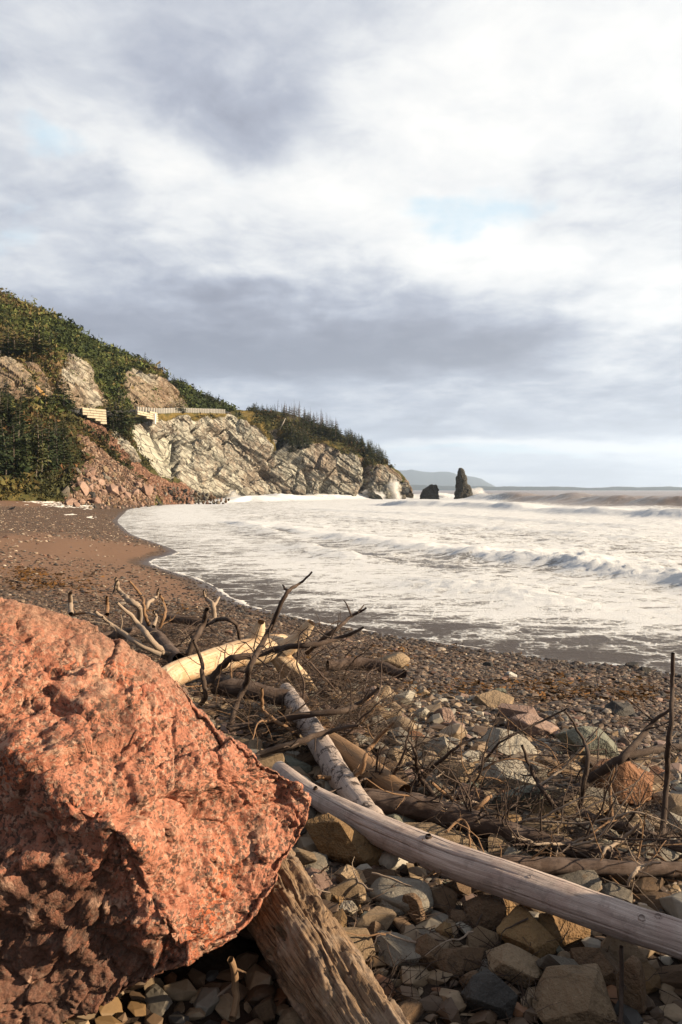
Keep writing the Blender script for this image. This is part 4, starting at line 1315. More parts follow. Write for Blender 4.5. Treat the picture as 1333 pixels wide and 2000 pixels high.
# ------------------------------------------------------------------ scree, road, walls
MAT['bleached'] = material('bleached_wood', lambda g: dict(color=g.mix(g.noise(g.obj(), 6, 4, 0.6), (0.42, 0.37, 0.31, 1), (0.62, 0.56, 0.48, 1)), rough=0.8))
MAT['timber'] = material('pale_timber', lambda g: dict(color=g.mix(g.noise(g.pos(), 1.1, 5, 0.65), g.mix(g.rnd(), (0.36, 0.30, 0.21, 1), (0.50, 0.43, 0.31, 1)), (0.50, 0.44, 0.33, 1)), rough=0.85))
MAT['asphalt'] = material('asphalt', lambda g: dict(color=g.mix(g.noise(g.pos(), 3, 4, 0.6), (0.045, 0.045, 0.045, 1), (0.065, 0.063, 0.06, 1)), rough=0.9))
MAT['rail'] = material('guardrail_white', lambda g: dict(color=g.mix(g.noise(g.pos(), 2, 3, 0.6), (0.60, 0.56, 0.48, 1), (0.74, 0.71, 0.63, 1)), rough=0.6))
MAT['railwood'] = material('rail_timber', lambda g: dict(color=g.mix(g.noise(g.pos(), 2, 3, 0.6), (0.12, 0.10, 0.075, 1), (0.24, 0.20, 0.15, 1)), rough=0.8))
MAT['scree'] = material('scree_stone', lambda g: dict(color=g.mix(1.0, g.attr('tint', 'Color'), g.mix(g.noise(g.pos(), 4, 3, 0.6), (0.7, 0.7, 0.7, 1), (1.15, 1.15, 1.15, 1)), 'MULTIPLY'), rough=0.9, spec=0.15))


def box(c, half, R3=None):
    V = np.array([(x, y, z) for x in (-1, 1) for y in (-1, 1) for z in (-1, 1)], float) * half
    if R3 is not None: V = V @ R3.T
    F = np.array([(0, 1, 3, 2), (4, 6, 7, 5), (0, 4, 5, 1), (2, 3, 7, 6), (0, 2, 6, 4), (1, 5, 7, 3)])
    return V + c, F


def beam(a, b, w, h):
    a, b = np.asarray(a, float), np.asarray(b, float)
    t = b - a; L = np.linalg.norm(t); t /= L
    s = np.cross(t, [0, 0, 1.0]); s /= np.linalg.norm(s); u = np.cross(s, t)
    return box((a + b) / 2, [L / 2, w / 2, h / 2], np.stack([t, s, u], 1))


def build_scree():
    r = np.random.default_rng(6)
    def heap(poly, n, smin_, smax, tints, name, label, seed):
        p, ix = on_hill(poly, n, seed, TD['scree'] > 0.4)
        b = Bag()
        shapes = [rock_shape(900 + k, 0, 9, 0.05, 0.1, 0) for k in range(8)]
        for q in p:
            V, F = shapes[r.integers(8)]
            s = smin_ + (smax - smin_) * r.random() ** 2.5
            M = rotmat(*r.uniform(0, 6.28, 3))
            V = (V * [1.2, 0.9, 0.7] * s) @ M.T + q + [0, 0, s * 0.25]
            b.add(V, F, np.array(tints[r.integers(len(tints))]) * r.uniform(0.7, 1.3))
        obj(name, b.mesh(name, MAT['scree']), kind='stuff', label=label, cat='scree')
    red = [(0.28, 0.150, 0.098), (0.23, 0.118, 0.078), (0.34, 0.20, 0.135), (0.18, 0.10, 0.07)]
    heap(SCREE[0], 9000, 0.07, 0.20, red, 'scree', 'fine red brown scree running down below the retaining wall', 1)
    heap(SCREE[1], 5200, 0.09, 0.36, [(0.235, 0.145, 0.098), (0.19, 0.118, 0.080), (0.32, 0.235, 0.17), (0.12, 0.078, 0.055), (0.17, 0.115, 0.082)], 'scree', 'coarse brown scree beside the grove', 2)


def build_road():
    k0 = 10 + 62 + 62
    A = TD['V'].reshape(TD['nr'], TD['nco'], 3)
    px = TD['px'].reshape(TD['nr'], TD['nco'])
    outer, inner = A[k0 + 2], A[k0 + 11]
    sel = (px[k0] > 130) & (px[k0] < 448)
    o, i = outer[sel], inner[sel]
    ks = np.linspace(0, 1, 5)
    V = np.stack([o * (1 - t) + i * t + [0, 0, 0.25] for t in ks], 0).reshape(-1, 3)
    obj('road', mesh('road', V, grid_faces(5, sel.sum()), MAT['asphalt'], True), kind='structure')
    # guardrail along its outer edge
    e = A[k0]; ep = px[k0]
    def edge(q):
        return np.array([np.interp(q, ep[ep.argsort()][:], e[ep.argsort(), c]) for c in range(3)])
    gr = obj('guardrail', None, loc=edge(268), label='white guardrail running along the road edge above the cliff', cat='guardrail')
    base = edge(268)
    us = np.arange(268, 441, 1.0)
    line = np.array([edge(u) for u in us])
    line[:, 2] = np.convolve(np.pad(line[:, 2], 12, mode='edge'), np.ones(25) / 25, 'valid') + 0.15
    s = np.r_[0, np.cumsum(np.linalg.norm(np.diff(line, axis=0), axis=1))]
    at = lambda t: np.array([np.interp(t, s, line[:, c]) for c in range(3)])
    b = Bag()
    n = int(s[-1] / 2.0)
    for j in range(n):
        V, F = beam(at(j * 2.0) + [0, 0.05, 0.66] - base, at(j * 2.0 + 2.0) + [0, 0.05, 0.66] - base, 0.10, 0.13); b.add(V, F)
    obj('rail', b.mesh('rail', MAT['railwood']), gr)
    pv, pf = box(np.array([0, 0, 0.25]), [0.16, 0.14, 0.55])
    pm = mesh('post', pv, pf, MAT['rail'])
    t = 0.2
    while t < s[-1]:
        obj('post', pm, gr, loc=at(t) + [0, -0.02, 0.15] - base); t += 0.85
    return edge


def wall(px0, px1, top0, top1, bot0, bot1, d0, d1, rows, label, pier=None):
    """a crib wall of long pale timbers, each a piece of its own"""
    base = P(px0, bot0, d0)
    w = obj('retaining_wall', None, loc=base, label=label, cat='retaining wall', group='retaining walls below the road')
    a0, a1 = P(px0, top0, d0), P(px1, top1, d1)
    zb0, zb1 = P(px0, bot0, d0)[2], P(px1, bot1, d1)[2]
    z1 = max(a0[2], a1[2]); zb = min(zb0, zb1) - 0.8
    h = (z1 - zb) / rows
    r = np.random.default_rng(int(px0))
    t = (a1 - a0); t[2] = 0; L = np.linalg.norm(t); t /= L
    nrm = np.array([t[1], -t[0], 0])
    if nrm[1] > 0: nrm = -nrm
    for k in range(rows):
        z = zb + h * (k + 0.5)
        n = max(1, int(L / 1.1)); off = r.uniform(-0.6, 0.6)
        cuts = np.clip(np.r_[0, (np.arange(1, n) + off * 0.5) * L / n, L], 0, L)
        for u, v in zip(cuts[:-1], cuts[1:]):
            if v - u < 0.2: continue
            um = (u + v) / 2 / L
            if z < (zb0 * (1 - um) + zb1 * um) - h * 0.3: continue
            if z - h > zb and z > a0[2] * (1 - um) + a1[2] * um + 0.1: continue
            jut = nrm * r.uniform(-0.03, 0.03) + nrm * 0.05 * (rows - k)
            A = a0 * [1, 1, 0] + t * (u + 0.02) + jut; B = a0 * [1, 1, 0] + t * (v - 0.02) + jut
            V, F = beam(np.r_[A[:2], z] - base, np.r_[B[:2], z] - base, 0.45, h * 0.80)
            obj('timber', mesh('timber', V, F, MAT['timber']), w)
    q = [np.r_[(a0 + t * u - nrm * 0.3)[:2], z] for u, z in ((0, zb0), (L, zb1), (L, a1[2] - 0.1), (0, a0[2] - 0.1))]
    V = np.array(q + [c - nrm * 0.4 for c in q]) - base
    F = np.array([(0, 1, 2, 3), (7, 6, 5, 4), (0, 4, 5, 1), (1, 5, 6, 2), (2, 6, 7, 3), (3, 7, 4, 0)])
    obj('backing', mesh('backing', V, F, MAT['trunk']), w)
    if pier:
        q = P(*pier[:3])
        V, F = box(np.array([0, 0, 0]), [pier[3] / FPX * pier[2] / 2, 0.5, pier[4] / FPX * pier[2] / 2])
        obj('pier', mesh('pier', V + q - base, F, MAT['rail']), w)


build_trees()
build_undergrowth()
build_scree()
build_road()
wall(160, 206, 797, 800, 806, 830, 124.5, 128, 8, 'pale timber retaining wall above the head of the red scree')
wall(266, 306, 805, 806, 806, 826, 136, 144, 7, 'pale timber retaining wall under the guardrail with a pier at its end', pier=(302, 818, 142.5, 5, 20))


# ------------------------------------------------------------------ the great red boulder
BOULDER_OUT = [(0, 1183), (60, 1184), (120, 1204), (200, 1239), (255, 1270), (300, 1294), (345, 1332), (385, 1375), (425, 1412), (470, 1455), (505, 1480), (545, 1505), (585, 1535), (606, 1568), (603, 1605), (585, 1648), (558, 1690), (535, 1738), (500, 1800),
               (478, 1822), (430, 1856), (390, 1876), (330, 1906), (270, 1935), (200, 1962), (130, 1988), (40, 2030), (-120, 2060), (-330, 1990), (-430, 1800), (-430, 1560), (-330, 1340), (-180, 1230), (-80, 1194)]
BC = (215.0, 1600.0, 2.42)


def m_granite(g):
    p = g.obj()
    w = g.vm('ADD', p, g.vm('SCALE', g.noise(p, 14, 4, 0.6, color=True), scale=0.02))
    v1 = g.voronoi(w, 105, out='Color'); a, b, c = g.xyz(v1)
    v2 = g.voronoi(w, 230, out='Color'); d, e, f = g.xyz(v2)
    n1 = g.noise(p, 2.3, 7, 0.65); n2 = g.noise(p, 9.0, 6, 0.68); n3 = g.noise(p, 40, 4, 0.7); n4 = g.noise(p, 22, 5, 0.65)
    pink = g.mix(n2, (0.30, 0.130, 0.090, 1), (0.52, 0.290, 0.210, 1))
    orange = g.mix(n3, (0.40, 0.100, 0.035, 1), (0.56, 0.185, 0.065, 1))
    base = g.mix(g.smooth(n1, 0.50, 0.66) * 0.85, pink, orange)
    red = g.smooth(g.noise(p, 6.0, 5, 0.7), 0.56, 0.66)
    base = g.mix(red * 0.6, base, (0.24, 0.065, 0.035, 1))
    pale = g.mix(e, (0.38, 0.28, 0.22, 1), (0.52, 0.44, 0.37, 1))
    c1 = g.mix(g.smooth(a + (n4 - 0.5) * 1.1 + (n1 - 0.5) * 1.2, 0.70, 0.90) * 0.8, base, pale)
    dark = g.mix(f, (0.030, 0.024, 0.021, 1), (0.11, 0.070, 0.052, 1))
    c2 = g.mix(g.smooth(b + (n4 - 0.5) * 1.6 + (n2 - 0.5) * 1.6, 0.68, 0.88) * 0.85, c1, dark)
    c3 = g.mix(g.smooth(d, 0.80, 0.95) * 0.6, c2, dark)
    c3 = g.mix(g.smooth(f, 0.88, 0.97) * 0.5, c3, pale)
    lich_shade = g.smooth(g.noise(p, 3.6, 8, 0.74) + g.attr('dirt_shade') * 0.26, 0.53, 0.66)  # lichen and dirt blotches; the extra ones lower left also paint in its shade
    c4 = g.mix(lich_shade * 0.8, c3, g.mix(n3, (0.035, 0.026, 0.021, 1), (0.12, 0.078, 0.056, 1)))
    vein = g.smooth(g.m('ABSOLUTE', g.noise(p, 1.7, 5, 0.55, 1.2) - 0.5), 0.0, 0.016, 0.8, 0.0) * g.smooth(n2, 0.4, 0.55)
    c4 = g.mix(vein, c4, (0.50, 0.40, 0.33, 1))
    # the weathered skin on top is greyer
    x, y, z = g.xyz(p)
    skin = g.attr('skin')
    c5 = g.mix(skin * g.smooth(n2, 0.25, 0.55) * 0.9, c4, g.mix(d, (0.21, 0.145, 0.115, 1), (0.40, 0.30, 0.245, 1)))
    c5 = g.mix(1.0, c5, (0.92, 0.70, 0.58, 1), 'MULTIPLY')
    h = a * 0.12 + n3 * 0.5 + n4 * 0.5 + d * 0.08
    return dict(color=c5, rough=g.lin(n3, 0.3, 0.7, 0.62, 0.9), normal=g.bump(h, 0.8, 0.02), spec=0.3)


def build_boulder():
    C = P(*BC)
    cam_p = np.array([0, 0, CAMZ])
    e3 = cam_p - C; L = np.linalg.norm(e3); e3 /= L
    e1 = np.array([1.0, 0, 0]) - e3 * e3[0]; e1 /= np.linalg.norm(e1)
    e2 = np.cross(e3, e1)
    out = np.array([P(a, b, 1.0) - cam_p for a, b in BOULDER_OUT])
    t = L / (-(out @ e3))
    hit = out * t[:, None]
    u, v = hit @ e1 + 0 * t, hit @ e2
    # relative to the centre
    u -= (C - cam_p) @ e1; v -= (C - cam_p) @ e2
    ang = np.arctan2(v, u); rad = np.hypot(u, v)
    o = np.argsort(ang); ang, rad = ang[o], rad[o]
    ang = np.r_[ang - 2 * math.pi, ang, ang + 2 * math.pi]; rad = np.r_[rad, rad, rad]
    V, F = ico(7)
    ct = V[:, 2]; ph = np.arctan2(V[:, 1], V[:, 0])
    Rr = np.interp(ph, ang, rad) * 0.968
    st = np.sqrt(np.clip(1 - ct ** 2, 0, 1))
    ex = 2 / 2.7
    lat = Rr * st ** ex
    dep = np.sign(ct) * np.abs(ct) ** ex
    U, Wv = lat * np.cos(ph), lat * np.sin(ph)
    D = np.where(dep > 0, 0.70, 0.62) * dep
    # faces of the side towards the beach path: offsets and slopes
    pl = [(0.47, -0.10, -0.55), (0.47, -0.62, 0.05), (0.54, 0.85, 0.50), (0.52, 0.40, 0.95), (0.55, -0.45, -0.85)]
    lim = np.full(len(V), 9.0)
    q = np.stack([U, Wv, 0 * U], 1)
    for k, (c, a, b) in enumerate(pl):
        f = c + a * U + b * Wv + 0.05 * fbm(q * 2.2 + 9 * k, 3)
        lim = smin(lim, f, 0.06)
    lim = -smin(-lim, -(0.07 + 0 * lim), 0.05)
    D = np.where(D > 0, smin(D, lim, 0.05), D)
    Pn = np.stack([U, Wv, D], 1)
    N = normals(Pn, F)
    # hollows and broken steps seen on the lit face: (u, v, size, depth)
    def at(px, py):
        r = P(px, py, 1.0) - cam_p; r = r * (L / -(r @ e3)); r = r - (C - cam_p)
        return r @ e1, r @ e2
    carve = np.zeros(len(V))
    for px, py, sx, sy, dp, rot in [(345, 1590, 95, 45, 0.060, -0.3), (330, 1500, 30, 55, 0.050, 0.2), (310, 1720, 60, 40, 0.035, 0.5), (230, 1560, 60, 25, 0.03, -0.2), (180, 1690, 110, 50, 0.05, -0.6), (420, 1600, 60, 40, 0.025, 0.0), (250, 1690, 22, 60, 0.03, 0.4), (60, 1420, 70, 40, 0.02, 0)]:
        a, b = at(px, py); k = L / FPX
        du, dv = (U - a) / k, (Wv - b) / k
        cr, sr = math.cos(rot), math.sin(rot)
        x_, y_ = (du * cr + dv * sr) / sx, (-du * sr + dv * cr) / sy
        carve -= dp * np.exp(-(x_ ** 2 + y_ ** 2) ** 1.4) * (D > 0)
    w = Pn + 0.05 * np.stack([fbm(Pn * 5 + i * 31, 3) for i in range(3)], 1)
    w = Pn + 0.016 * np.stack([fbm(Pn * 9 + i * 31, 4) for i in range(3)], 1)
    A0, e0_ = facets(w * 2.3 + 11); A1, e1_ = facets(w * 4.6); A2, e2_ = facets(w * 10.0 + 3); A3, e3_ = facets(w * 24.0 + 7); A4, e4_ = facets(w * 55.0 + 2)
    skin = sstep(Wv + 0.35 * U, 0.36, 0.60)
    ru = 1 - 0.6 * skin
    disp = 0.03 * fbm(Pn * 1.6 + 3, 3) + carve
    disp += ru * (0.055 * A0 + 0.036 * A1 + 0.022 * A2 + 0.012 * A3 + 0.005 * A4 - 0.012 * (1 - sstep(e1_, 0, 0.07)) - 0.005 * (1 - sstep(e2_, 0, 0.10)))
    pit = np.maximum(fbm(w * 15 + 4, 4) - 0.14, 0)
    disp += ru * (-0.022 * pit) + 0.003 * fbm(Pn * 60, 3) + 0.0025 * fbm(Pn * 130, 2)
    limb = 0.50 + 0.50 * sstep(np.abs(N[:, 2]), 0.0, 0.9)
    Pn = Pn + N * (disp * limb)[:, None]
    W = C + Pn[:, :1] * e1 + Pn[:, 1:2] * e2 + Pn[:, 2:] * e3
    base = np.array([C[0], C[1] + 0.1, float(beach_z(C[0], C[1] + 0.1))])
    me = mesh('boulder', W - base, F, MAT['granite'], True, attrs=dict(skin=skin, dirt_shade=sstep(-U * 0.8 - Wv, 0.05, 0.6)))  # mask grows to the lower left: real dirt plus shade put into the colour
    obj('boulder', me, loc=base, label='huge rough pink and orange granite boulder beside the driftwood', cat='boulder')
    BLD['xy'] = W[:, :2]
    BLD['c'] = W.mean(0)


BLD = {}
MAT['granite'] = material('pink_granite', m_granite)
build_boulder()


def in_boulder(x, y):
    px = (np.asarray(x) - (-0.95)) / 0.62; py_ = (np.asarray(y) - 2.70) / 0.36
    return px ** 2 + py_ ** 2 < 1


def build_shade_boulder():
    """an unseen block of granite, added past the right edge to shade the near stones"""
    V, F = rock_shape(77, 5, 9, 0.10, 0.08, 0.04)
    V = V * [0.66, 0.72, 0.82]
    V = V + normals(V, F) * (0.05 * facets(V * 4)[0] + 0.02 * facets(V * 11)[0])[:, None]
    p = np.array([2.40, 1.72, float(beach_z(2.40, 1.72)) + 0.46])
    obj('boulder', mesh('boulder', V, F, MAT['granite'], True, attrs=dict(skin=np.zeros(len(V)), dirt_shade=np.zeros(len(V)))), loc=p, label='unseen pink granite boulder added past the smooth log to shade the near stones', cat='boulder')


build_shade_boulder()


# ------------------------------------------------------------------ stones of the beach
STONE_COL = {  # colour word: (dark, light)
    'grey': ((0.15, 0.128, 0.100), (0.28, 0.245, 0.195)),
    'pale grey': ((0.28, 0.248, 0.198), (0.46, 0.415, 0.335)),
    'tan': ((0.22, 0.152, 0.090), (0.39, 0.285, 0.178)),
    'ochre': ((0.15, 0.088, 0.038), (0.29, 0.180, 0.080)),
    'pinkish': ((0.21, 0.132, 0.102), (0.34, 0.232, 0.182)),
    'greenish': ((0.135, 0.138, 0.102), (0.25, 0.250, 0.195)),
    'brown': ((0.095, 0.058, 0.033), (0.195, 0.123, 0.070)),
    'dark grey': ((0.038, 0.036, 0.033), (0.085, 0.078, 0.070)),
    'rust red': ((0.19, 0.082, 0.036), (0.30, 0.142, 0.066)),
    'white': ((0.50, 0.48, 0.44), (0.66, 0.64, 0.60)),
    'pink': ((0.28, 0.170, 0.125), (0.46, 0.315, 0.245)),
}


def m_stone(name, dark, light):
    def b(g):
        p = g.obj(); r = g.rnd()
        q = g.vm('ADD', p, g.vec(r * 40.0, r * 17.0, r * 9.0))
        n1 = g.noise(q, 1.6, 6, 0.65); n2 = g.noise(q, 7, 5, 0.7); n3 = g.noise(q, 26, 3, 0.7)
        c = g.mix(g.clamp((n1 - 0.5) * 1.6 + (n2 - 0.5) * 0.9 + (r - 0.5) * 0.8 + 0.5), dark + (1,), light + (1,))
        stain = g.smooth(g.noise(q, 2.6, 6, 0.7), 0.56, 0.70)
        c = g.mix(stain * 0.55, c, (0.15, 0.082, 0.034, 1))
        c = g.mix(g.smooth(n3, 0.62, 0.72) * 0.4, c, tuple(min(1, 1.4 * v) for v in light) + (1,))
        c = g.mix(g.smooth(n3, 0.40, 0.30) * 0.5, c, tuple(0.45 * v for v in dark) + (1,))
        vein = g.smooth(g.m('ABSOLUTE', g.noise(q, 1.3, 4, 0.6, 0.8) - 0.5), 0.0, 0.012, 0.35, 0.0)
        c = g.mix(vein, c, tuple(0.3 * v for v in dark) + (1,))
        return dict(color=c, rough=0.82, normal=g.bump(n2 * 0.6 + n3 * 0.35 + n1, 0.55, 0.12), spec=0.22)
    return material(name, b)


for _k, (_a, _b) in list(STONE_COL.items()):
    _a, _b = [tuple(0.82 * q for q in c) for c in (_a, _b)]
    STONE_COL[_k] = (_a, _b)
    MAT['stone ' + _k] = m_stone('stone_' + _k.replace(' ', '_'), _a, _b)
MAT['pebbles'] = material('pebbles', lambda g: dict(color=g.mix(1.0, g.attr('tint', 'Color'), g.mix(g.noise(g.pos(), 60, 3, 0.6), (0.65, 0.65, 0.65, 1), (1.2, 1.2, 1.2, 1)), 'MULTIPLY'), rough=0.62, spec=0.3))

# angular and rounded shapes, shared by many stones
SHAPES = {'angular': [shard(100 + i, 11 + i % 6, 0.9, 0.045, 0.05) for i in range(16)],
          'rounded': [rock_shape(200 + i, 3, 7, 0.22, 0.06, 0.008) for i in range(7)],
          'flat': [shard(300 + i, 12 + i % 5, 0.48, 0.04, 0.05) for i in range(8)]}
_st_mesh = {}


def stone_mesh(kind, i, col):
    k = (kind, i, col)
    if k not in _st_mesh:
        V, F = SHAPES[kind][i]
        _st_mesh[k] = mesh('stone', V, F, MAT['stone ' + col], kind == 'rounded')
        if kind != 'rounded':
            try:
                _st_mesh[k].polygons.foreach_set('use_smooth', np.ones(len(F), bool)); _st_mesh[k].set_sharp_from_angle(angle=R(19))
            except Exception: pass
    return _st_mesh[k]


LANDMARKS = [('the big granite boulder', [(560, 1690), (500, 1800), (430, 1856)]), ('the smooth pale log', [(640, 1590), (760, 1640), (900, 1700), (1060, 1750), (1200, 1800), (1333, 1850)]),
             ('the grooved log', [(560, 1760), (650, 1860), (760, 1990)]), ('the upright stick', [(1300, 1500), (1290, 1600), (1285, 1650)]), ('the dark barked trunk', [(700, 1560), (850, 1600), (1000, 1625), (1200, 1660)]),
             ('the mottled log', [(570, 1380), (620, 1450), (690, 1560)]), ('the wet shingle', [(760, 1310), (900, 1340), (1100, 1360), (1333, 1370)]), ('the rust slab', [(1230, 1540)]), ('the black stone', [(1215, 1388)]),
             ('the white stone', [(1000, 1320)]), ('the greenish slab', [(1170, 1452)]), ('the ochre block', [(680, 1650)]), ('the forked branch', [(1080, 1600), (1160, 1510)])]


def where(px, py):
    best = None
    for n, l in LANDMARKS:
        l = np.array(l, float)
        if len(l) > 1:
            t = np.linspace(0, 1, 40); q = np.stack([np.interp(t, np.linspace(0, 1, len(l)), l[:, k]) for k in (0, 1)], 1)
        else: q = l
        d = np.hypot(q[:, 0] - px, (q[:, 1] - py) * 1.3); i = d.argmin()
        if best is None or d[i] < best[0]: best = (d[i], n, px - q[i, 0], py - q[i, 1])
    d, n, dx, dy = best
    if n in ('the wet shingle',): rel = 'just short of' if dy > 0 else 'out on'
    elif d < 26: rel = 'against'
    elif abs(dy) > abs(dx) * 0.7: rel = 'in front of' if dy > 0 else 'behind'
    else: rel = 'beside'
    return rel, n


def build_stones():
    r = np.random.default_rng(21)
    named, placed = [], []
    def put(px, py, wpx, hpx, col, kind, label, name='stone', yaw=None, tip=0.0, sink=0.30, dep=0.8, res=4, shape=None):
        """a stone picked out by hand: its middle, width and height in photo pixels"""
        q = ground_pt(px, py + hpx * 0.38)
        k = q[1] / FPX
        V, F = shard(shape or (1000 + int(px) * 7 + int(py)), 13, 0.9, 0.05, 0.07) if kind == 'angular' else rock_shape(shape or (1000 + int(px) * 7 + int(py)), res, 8, 0.09, 0.05, 0.02)
        ext = V.max(0) - V.min(0)
        V = (V - (V.max(0) + V.min(0)) / 2) / ext
        V = V * [wpx * k, max(wpx, hpx) * k * dep, hpx * k * (1 + sink * 0.5)]
        V = V + 0.012 * wpx * k * fbm(V / (wpx * k) * 9, 3)[:, None] * normals(V, F)
        o = obj(name, mesh(name, V, F, MAT['stone ' + col], True), loc=q + [0, 0.3 * wpx * k * dep, hpx * k * (0.5 - sink)], label=label, cat='stone', group='stones of the beach', rot=(0, tip, yaw or 0))
        o.data.set_sharp_from_angle(angle=R(17 if kind == 'angular' else 40))
        placed.append((q[0], q[1] + 0.2 * wpx * k, wpx * k * 0.5))
        return o
    put(676, 1664, 190, 74, 'ochre', 'angular', 'large ochre block half under the smooth pale log beside the boulder', tip=0.50, sink=0.10, dep=0.5, shape=5011)
    put(1240, 1540, 150, 92, 'rust red', 'angular', 'big flat rust red slab behind the upright stick', tip=0.10, sink=0.2, dep=0.9)
    put(770, 1292, 66, 36, 'tan', 'rounded', 'rounded tan stone alone at the edge of the shingle near the tangle')
    put(1000, 1318, 24, 17, 'white', 'rounded', 'single white stone lying on the dark shingle')
    put(1160, 1455, 130, 60, 'greenish', 'angular', 'long greenish grey slab among the cobbles', tip=0.35, sink=0.25)
    put(1217, 1386, 58, 30, 'dark grey', 'angular', 'black flat topped stone at the top of the cobbles')
    put(1130, 1975, 160, 120, 'tan', 'angular', 'large rough tan stone at the bottom below the smooth log', sink=0.25, shape=5101)
    put(960, 1955, 110, 84, 'dark grey', 'angular', 'dark stone with a pale shoulder in the bottom row', sink=0.25)
    put(1238, 1935, 62, 130, 'brown', 'rounded', 'tall rounded brown stone freckled with lichen under the log', sink=0.15, dep=0.6)
    put(1040, 1840, 140, 70, 'ochre', 'angular', 'sunlit ochre stone in the shadow of the smooth log', tip=0.25, shape=5203)
    put(1110, 1820, 110, 62, 'ochre', 'rounded', 'rounded ochre stone tucked under the smooth log')
    put(1180, 1895, 120, 70, 'brown', 'angular', 'brown slab tilted under the low end of the smooth log', tip=0.3)
    put(1020, 1900, 130, 58, 'tan', 'angular', 'long tan stone sloping to the bottom stones', tip=0.4)
    put(840, 1870, 74, 66, 'brown', 'angular', 'tilted brown block near the grooved log', tip=0.6)
    put(880, 1890, 62, 58, 'brown', 'rounded', 'smooth dark brown cobble by the tilted block')
    put(870, 1825, 36, 52, 'ochre', 'angular', 'upright ochre block catching the sun')
    put(688, 1722, 66, 36, 'tan', 'angular', 'tan stone in front of the ochre block', tip=0.4)
    put(768, 1770, 50, 44, 'pale grey', 'rounded', 'pale grey cobble in front of the smooth log', tip=0.5)
    put(812, 1775, 40, 64, 'brown', 'rounded', 'narrow brown stone leaning by the pale grey cobble', tip=-0.3)
    put(612, 1745, 48, 34, 'pinkish', 'rounded', 'pinkish stone between the boulder and the tangle')
    put(712, 1757, 36, 28, 'tan', 'angular', 'square tan stone with sunlit top')
    put(660, 1765, 26, 30, 'ochre', 'angular', 'small bright ochre stone near the grooved log')
    put(680, 1778, 42, 22, 'pale grey', 'angular', 'pale wedge beside the small bright ochre stone')
    put(735, 1825, 40, 46, 'brown', 'angular', 'pointed brown stone in the gravel')
    put(955, 1790, 90, 62, 'brown', 'angular', 'brown stone with a yellow lit side under the log')
    put(985, 1780, 70, 46, 'ochre', 'angular', 'ochre stone wedged beneath the log')
    put(905, 1800, 66, 30, 'brown', 'angular', 'curved brown stone near the snapped twigs')
    put(925, 1920, 52, 40, 'brown', 'rounded', 'rounded brown stone left of the dark stone'.replace('left of', 'next to'))
    put(1020, 1395, 90, 34, 'pinkish', 'angular', 'broad pinkish slab at the top of the cobbles', tip=0.2)
    put(1005, 1460, 110, 46, 'pale grey', 'rounded', 'long pale cobble among the twigs', tip=0.3)
    put(1050, 1420, 110, 40, 'pinkish', 'rounded', 'smooth long pinkish cobble behind the pale one', tip=0.1)
    put(870, 1398, 44, 30, 'pinkish', 'rounded', 'smooth egg shaped pinkish cobble')
    put(824, 1394, 36, 22, 'pale grey', 'rounded', 'smooth light cobble next to the egg shaped one')
    put(965, 1370, 90, 32, 'tan', 'angular', 'wide tan block at the upper edge of the cobbles')
    put(990, 1520, 110, 58, 'pale grey', 'angular', 'pale angular stone behind the dark barked trunk')
    put(905, 1515, 90, 56, 'tan', 'angular', 'pale tan stone behind the twiggy trunk')
    put(975, 1352, 34, 20, 'greenish', 'rounded', 'greenish cobble on the upper edge')
    put(690, 1545, 50, 40, 'greenish', 'rounded', 'greenish cobble behind the mottled log')
    put(575, 1500, 70, 36, 'greenish', 'rounded', 'greenish cobble behind the tip of the boulder')
    put(1262, 1308, 26, 14, 'dark grey', 'rounded', 'dark cobble at the edge of the wet shingle')
    put(1238, 1300, 30, 12, 'dark grey', 'rounded', 'low dark cobble nearest the water')
    put(950, 1690, 50, 36, 'greenish', 'angular', 'dark greenish stone behind the smooth log')
    put(955, 1298, 20, 9, 'dark grey', 'rounded', 'dark cobble out on the shingle')
    # --- the cobble field: throw stones, the large ones first, keep those that fit
    cell = {}
    def fits(x, y, s, over):
        i, j = int(x / 0.3), int(y / 0.3)
        for a in (-1, 0, 1):
            for b in (-1, 0, 1):
                for (u, v, w) in cell.get((i + a, j + b), ()):
                    if (x - u) ** 2 + (y - v) ** 2 < ((s + w) * over) ** 2: return False
        return True
    for u, v, w in placed: cell.setdefault((int(u / 0.3), int(v / 0.3)), []).append((u, v, min(w, 0.24)))
    stones = []
    for size, n, over in ((0.125, 420, 0.66), (0.092, 1900, 0.62), (0.066, 4200, 0.62), (0.046, 6500, 0.66), (0.031, 9000, 0.70), (0.021, 9000, 0.74)):
        y = 1.42 * (7.4 / 1.42) ** r.random(n)
        if size < 0.03: y = 1.42 * (3.2 / 1.42) ** r.random(n)
        x = r.uniform(-0.52, 0.56, n) * y
        s = size * r.uniform(0.75, 1.25, n)
        d, _a = signed_dist(x, y, SHORE)
        lim = 4.55 + 0.5 * np.sin(x * 1.7) + 0.5 * pnoise(np.stack([x * 0.8, y * 0.8, 0 * x + 3.3], 1)) - (0.5 if size < 0.05 else 0)
        ok = (d > lim) & ~((x < -0.1) & (y > 6.2) & (size > 0.045)) & ~in_boulder(x, y) & ~((size > 0.06) & (y < 2.6))
        for X, Y, Q in zip(x[ok], y[ok], s[ok]):
            if not fits(X, Y, Q, over): continue
            cell.setdefault((int(X / 0.3), int(Y / 0.3)), []).append((X, Y, Q))
            stones.append((X, Y, Q))
    stones = np.array(stones)
    show = stones[:, 2] / stones[:, 1]
    # which of them show largest in the picture
    px = 666.5 + stones[:, 0] / stones[:, 1] * FPX
    vis = (px > -10) & (px < 1345)
    order = np.argsort(-(show * vis))
    big, rest = order[:255], order[255:]
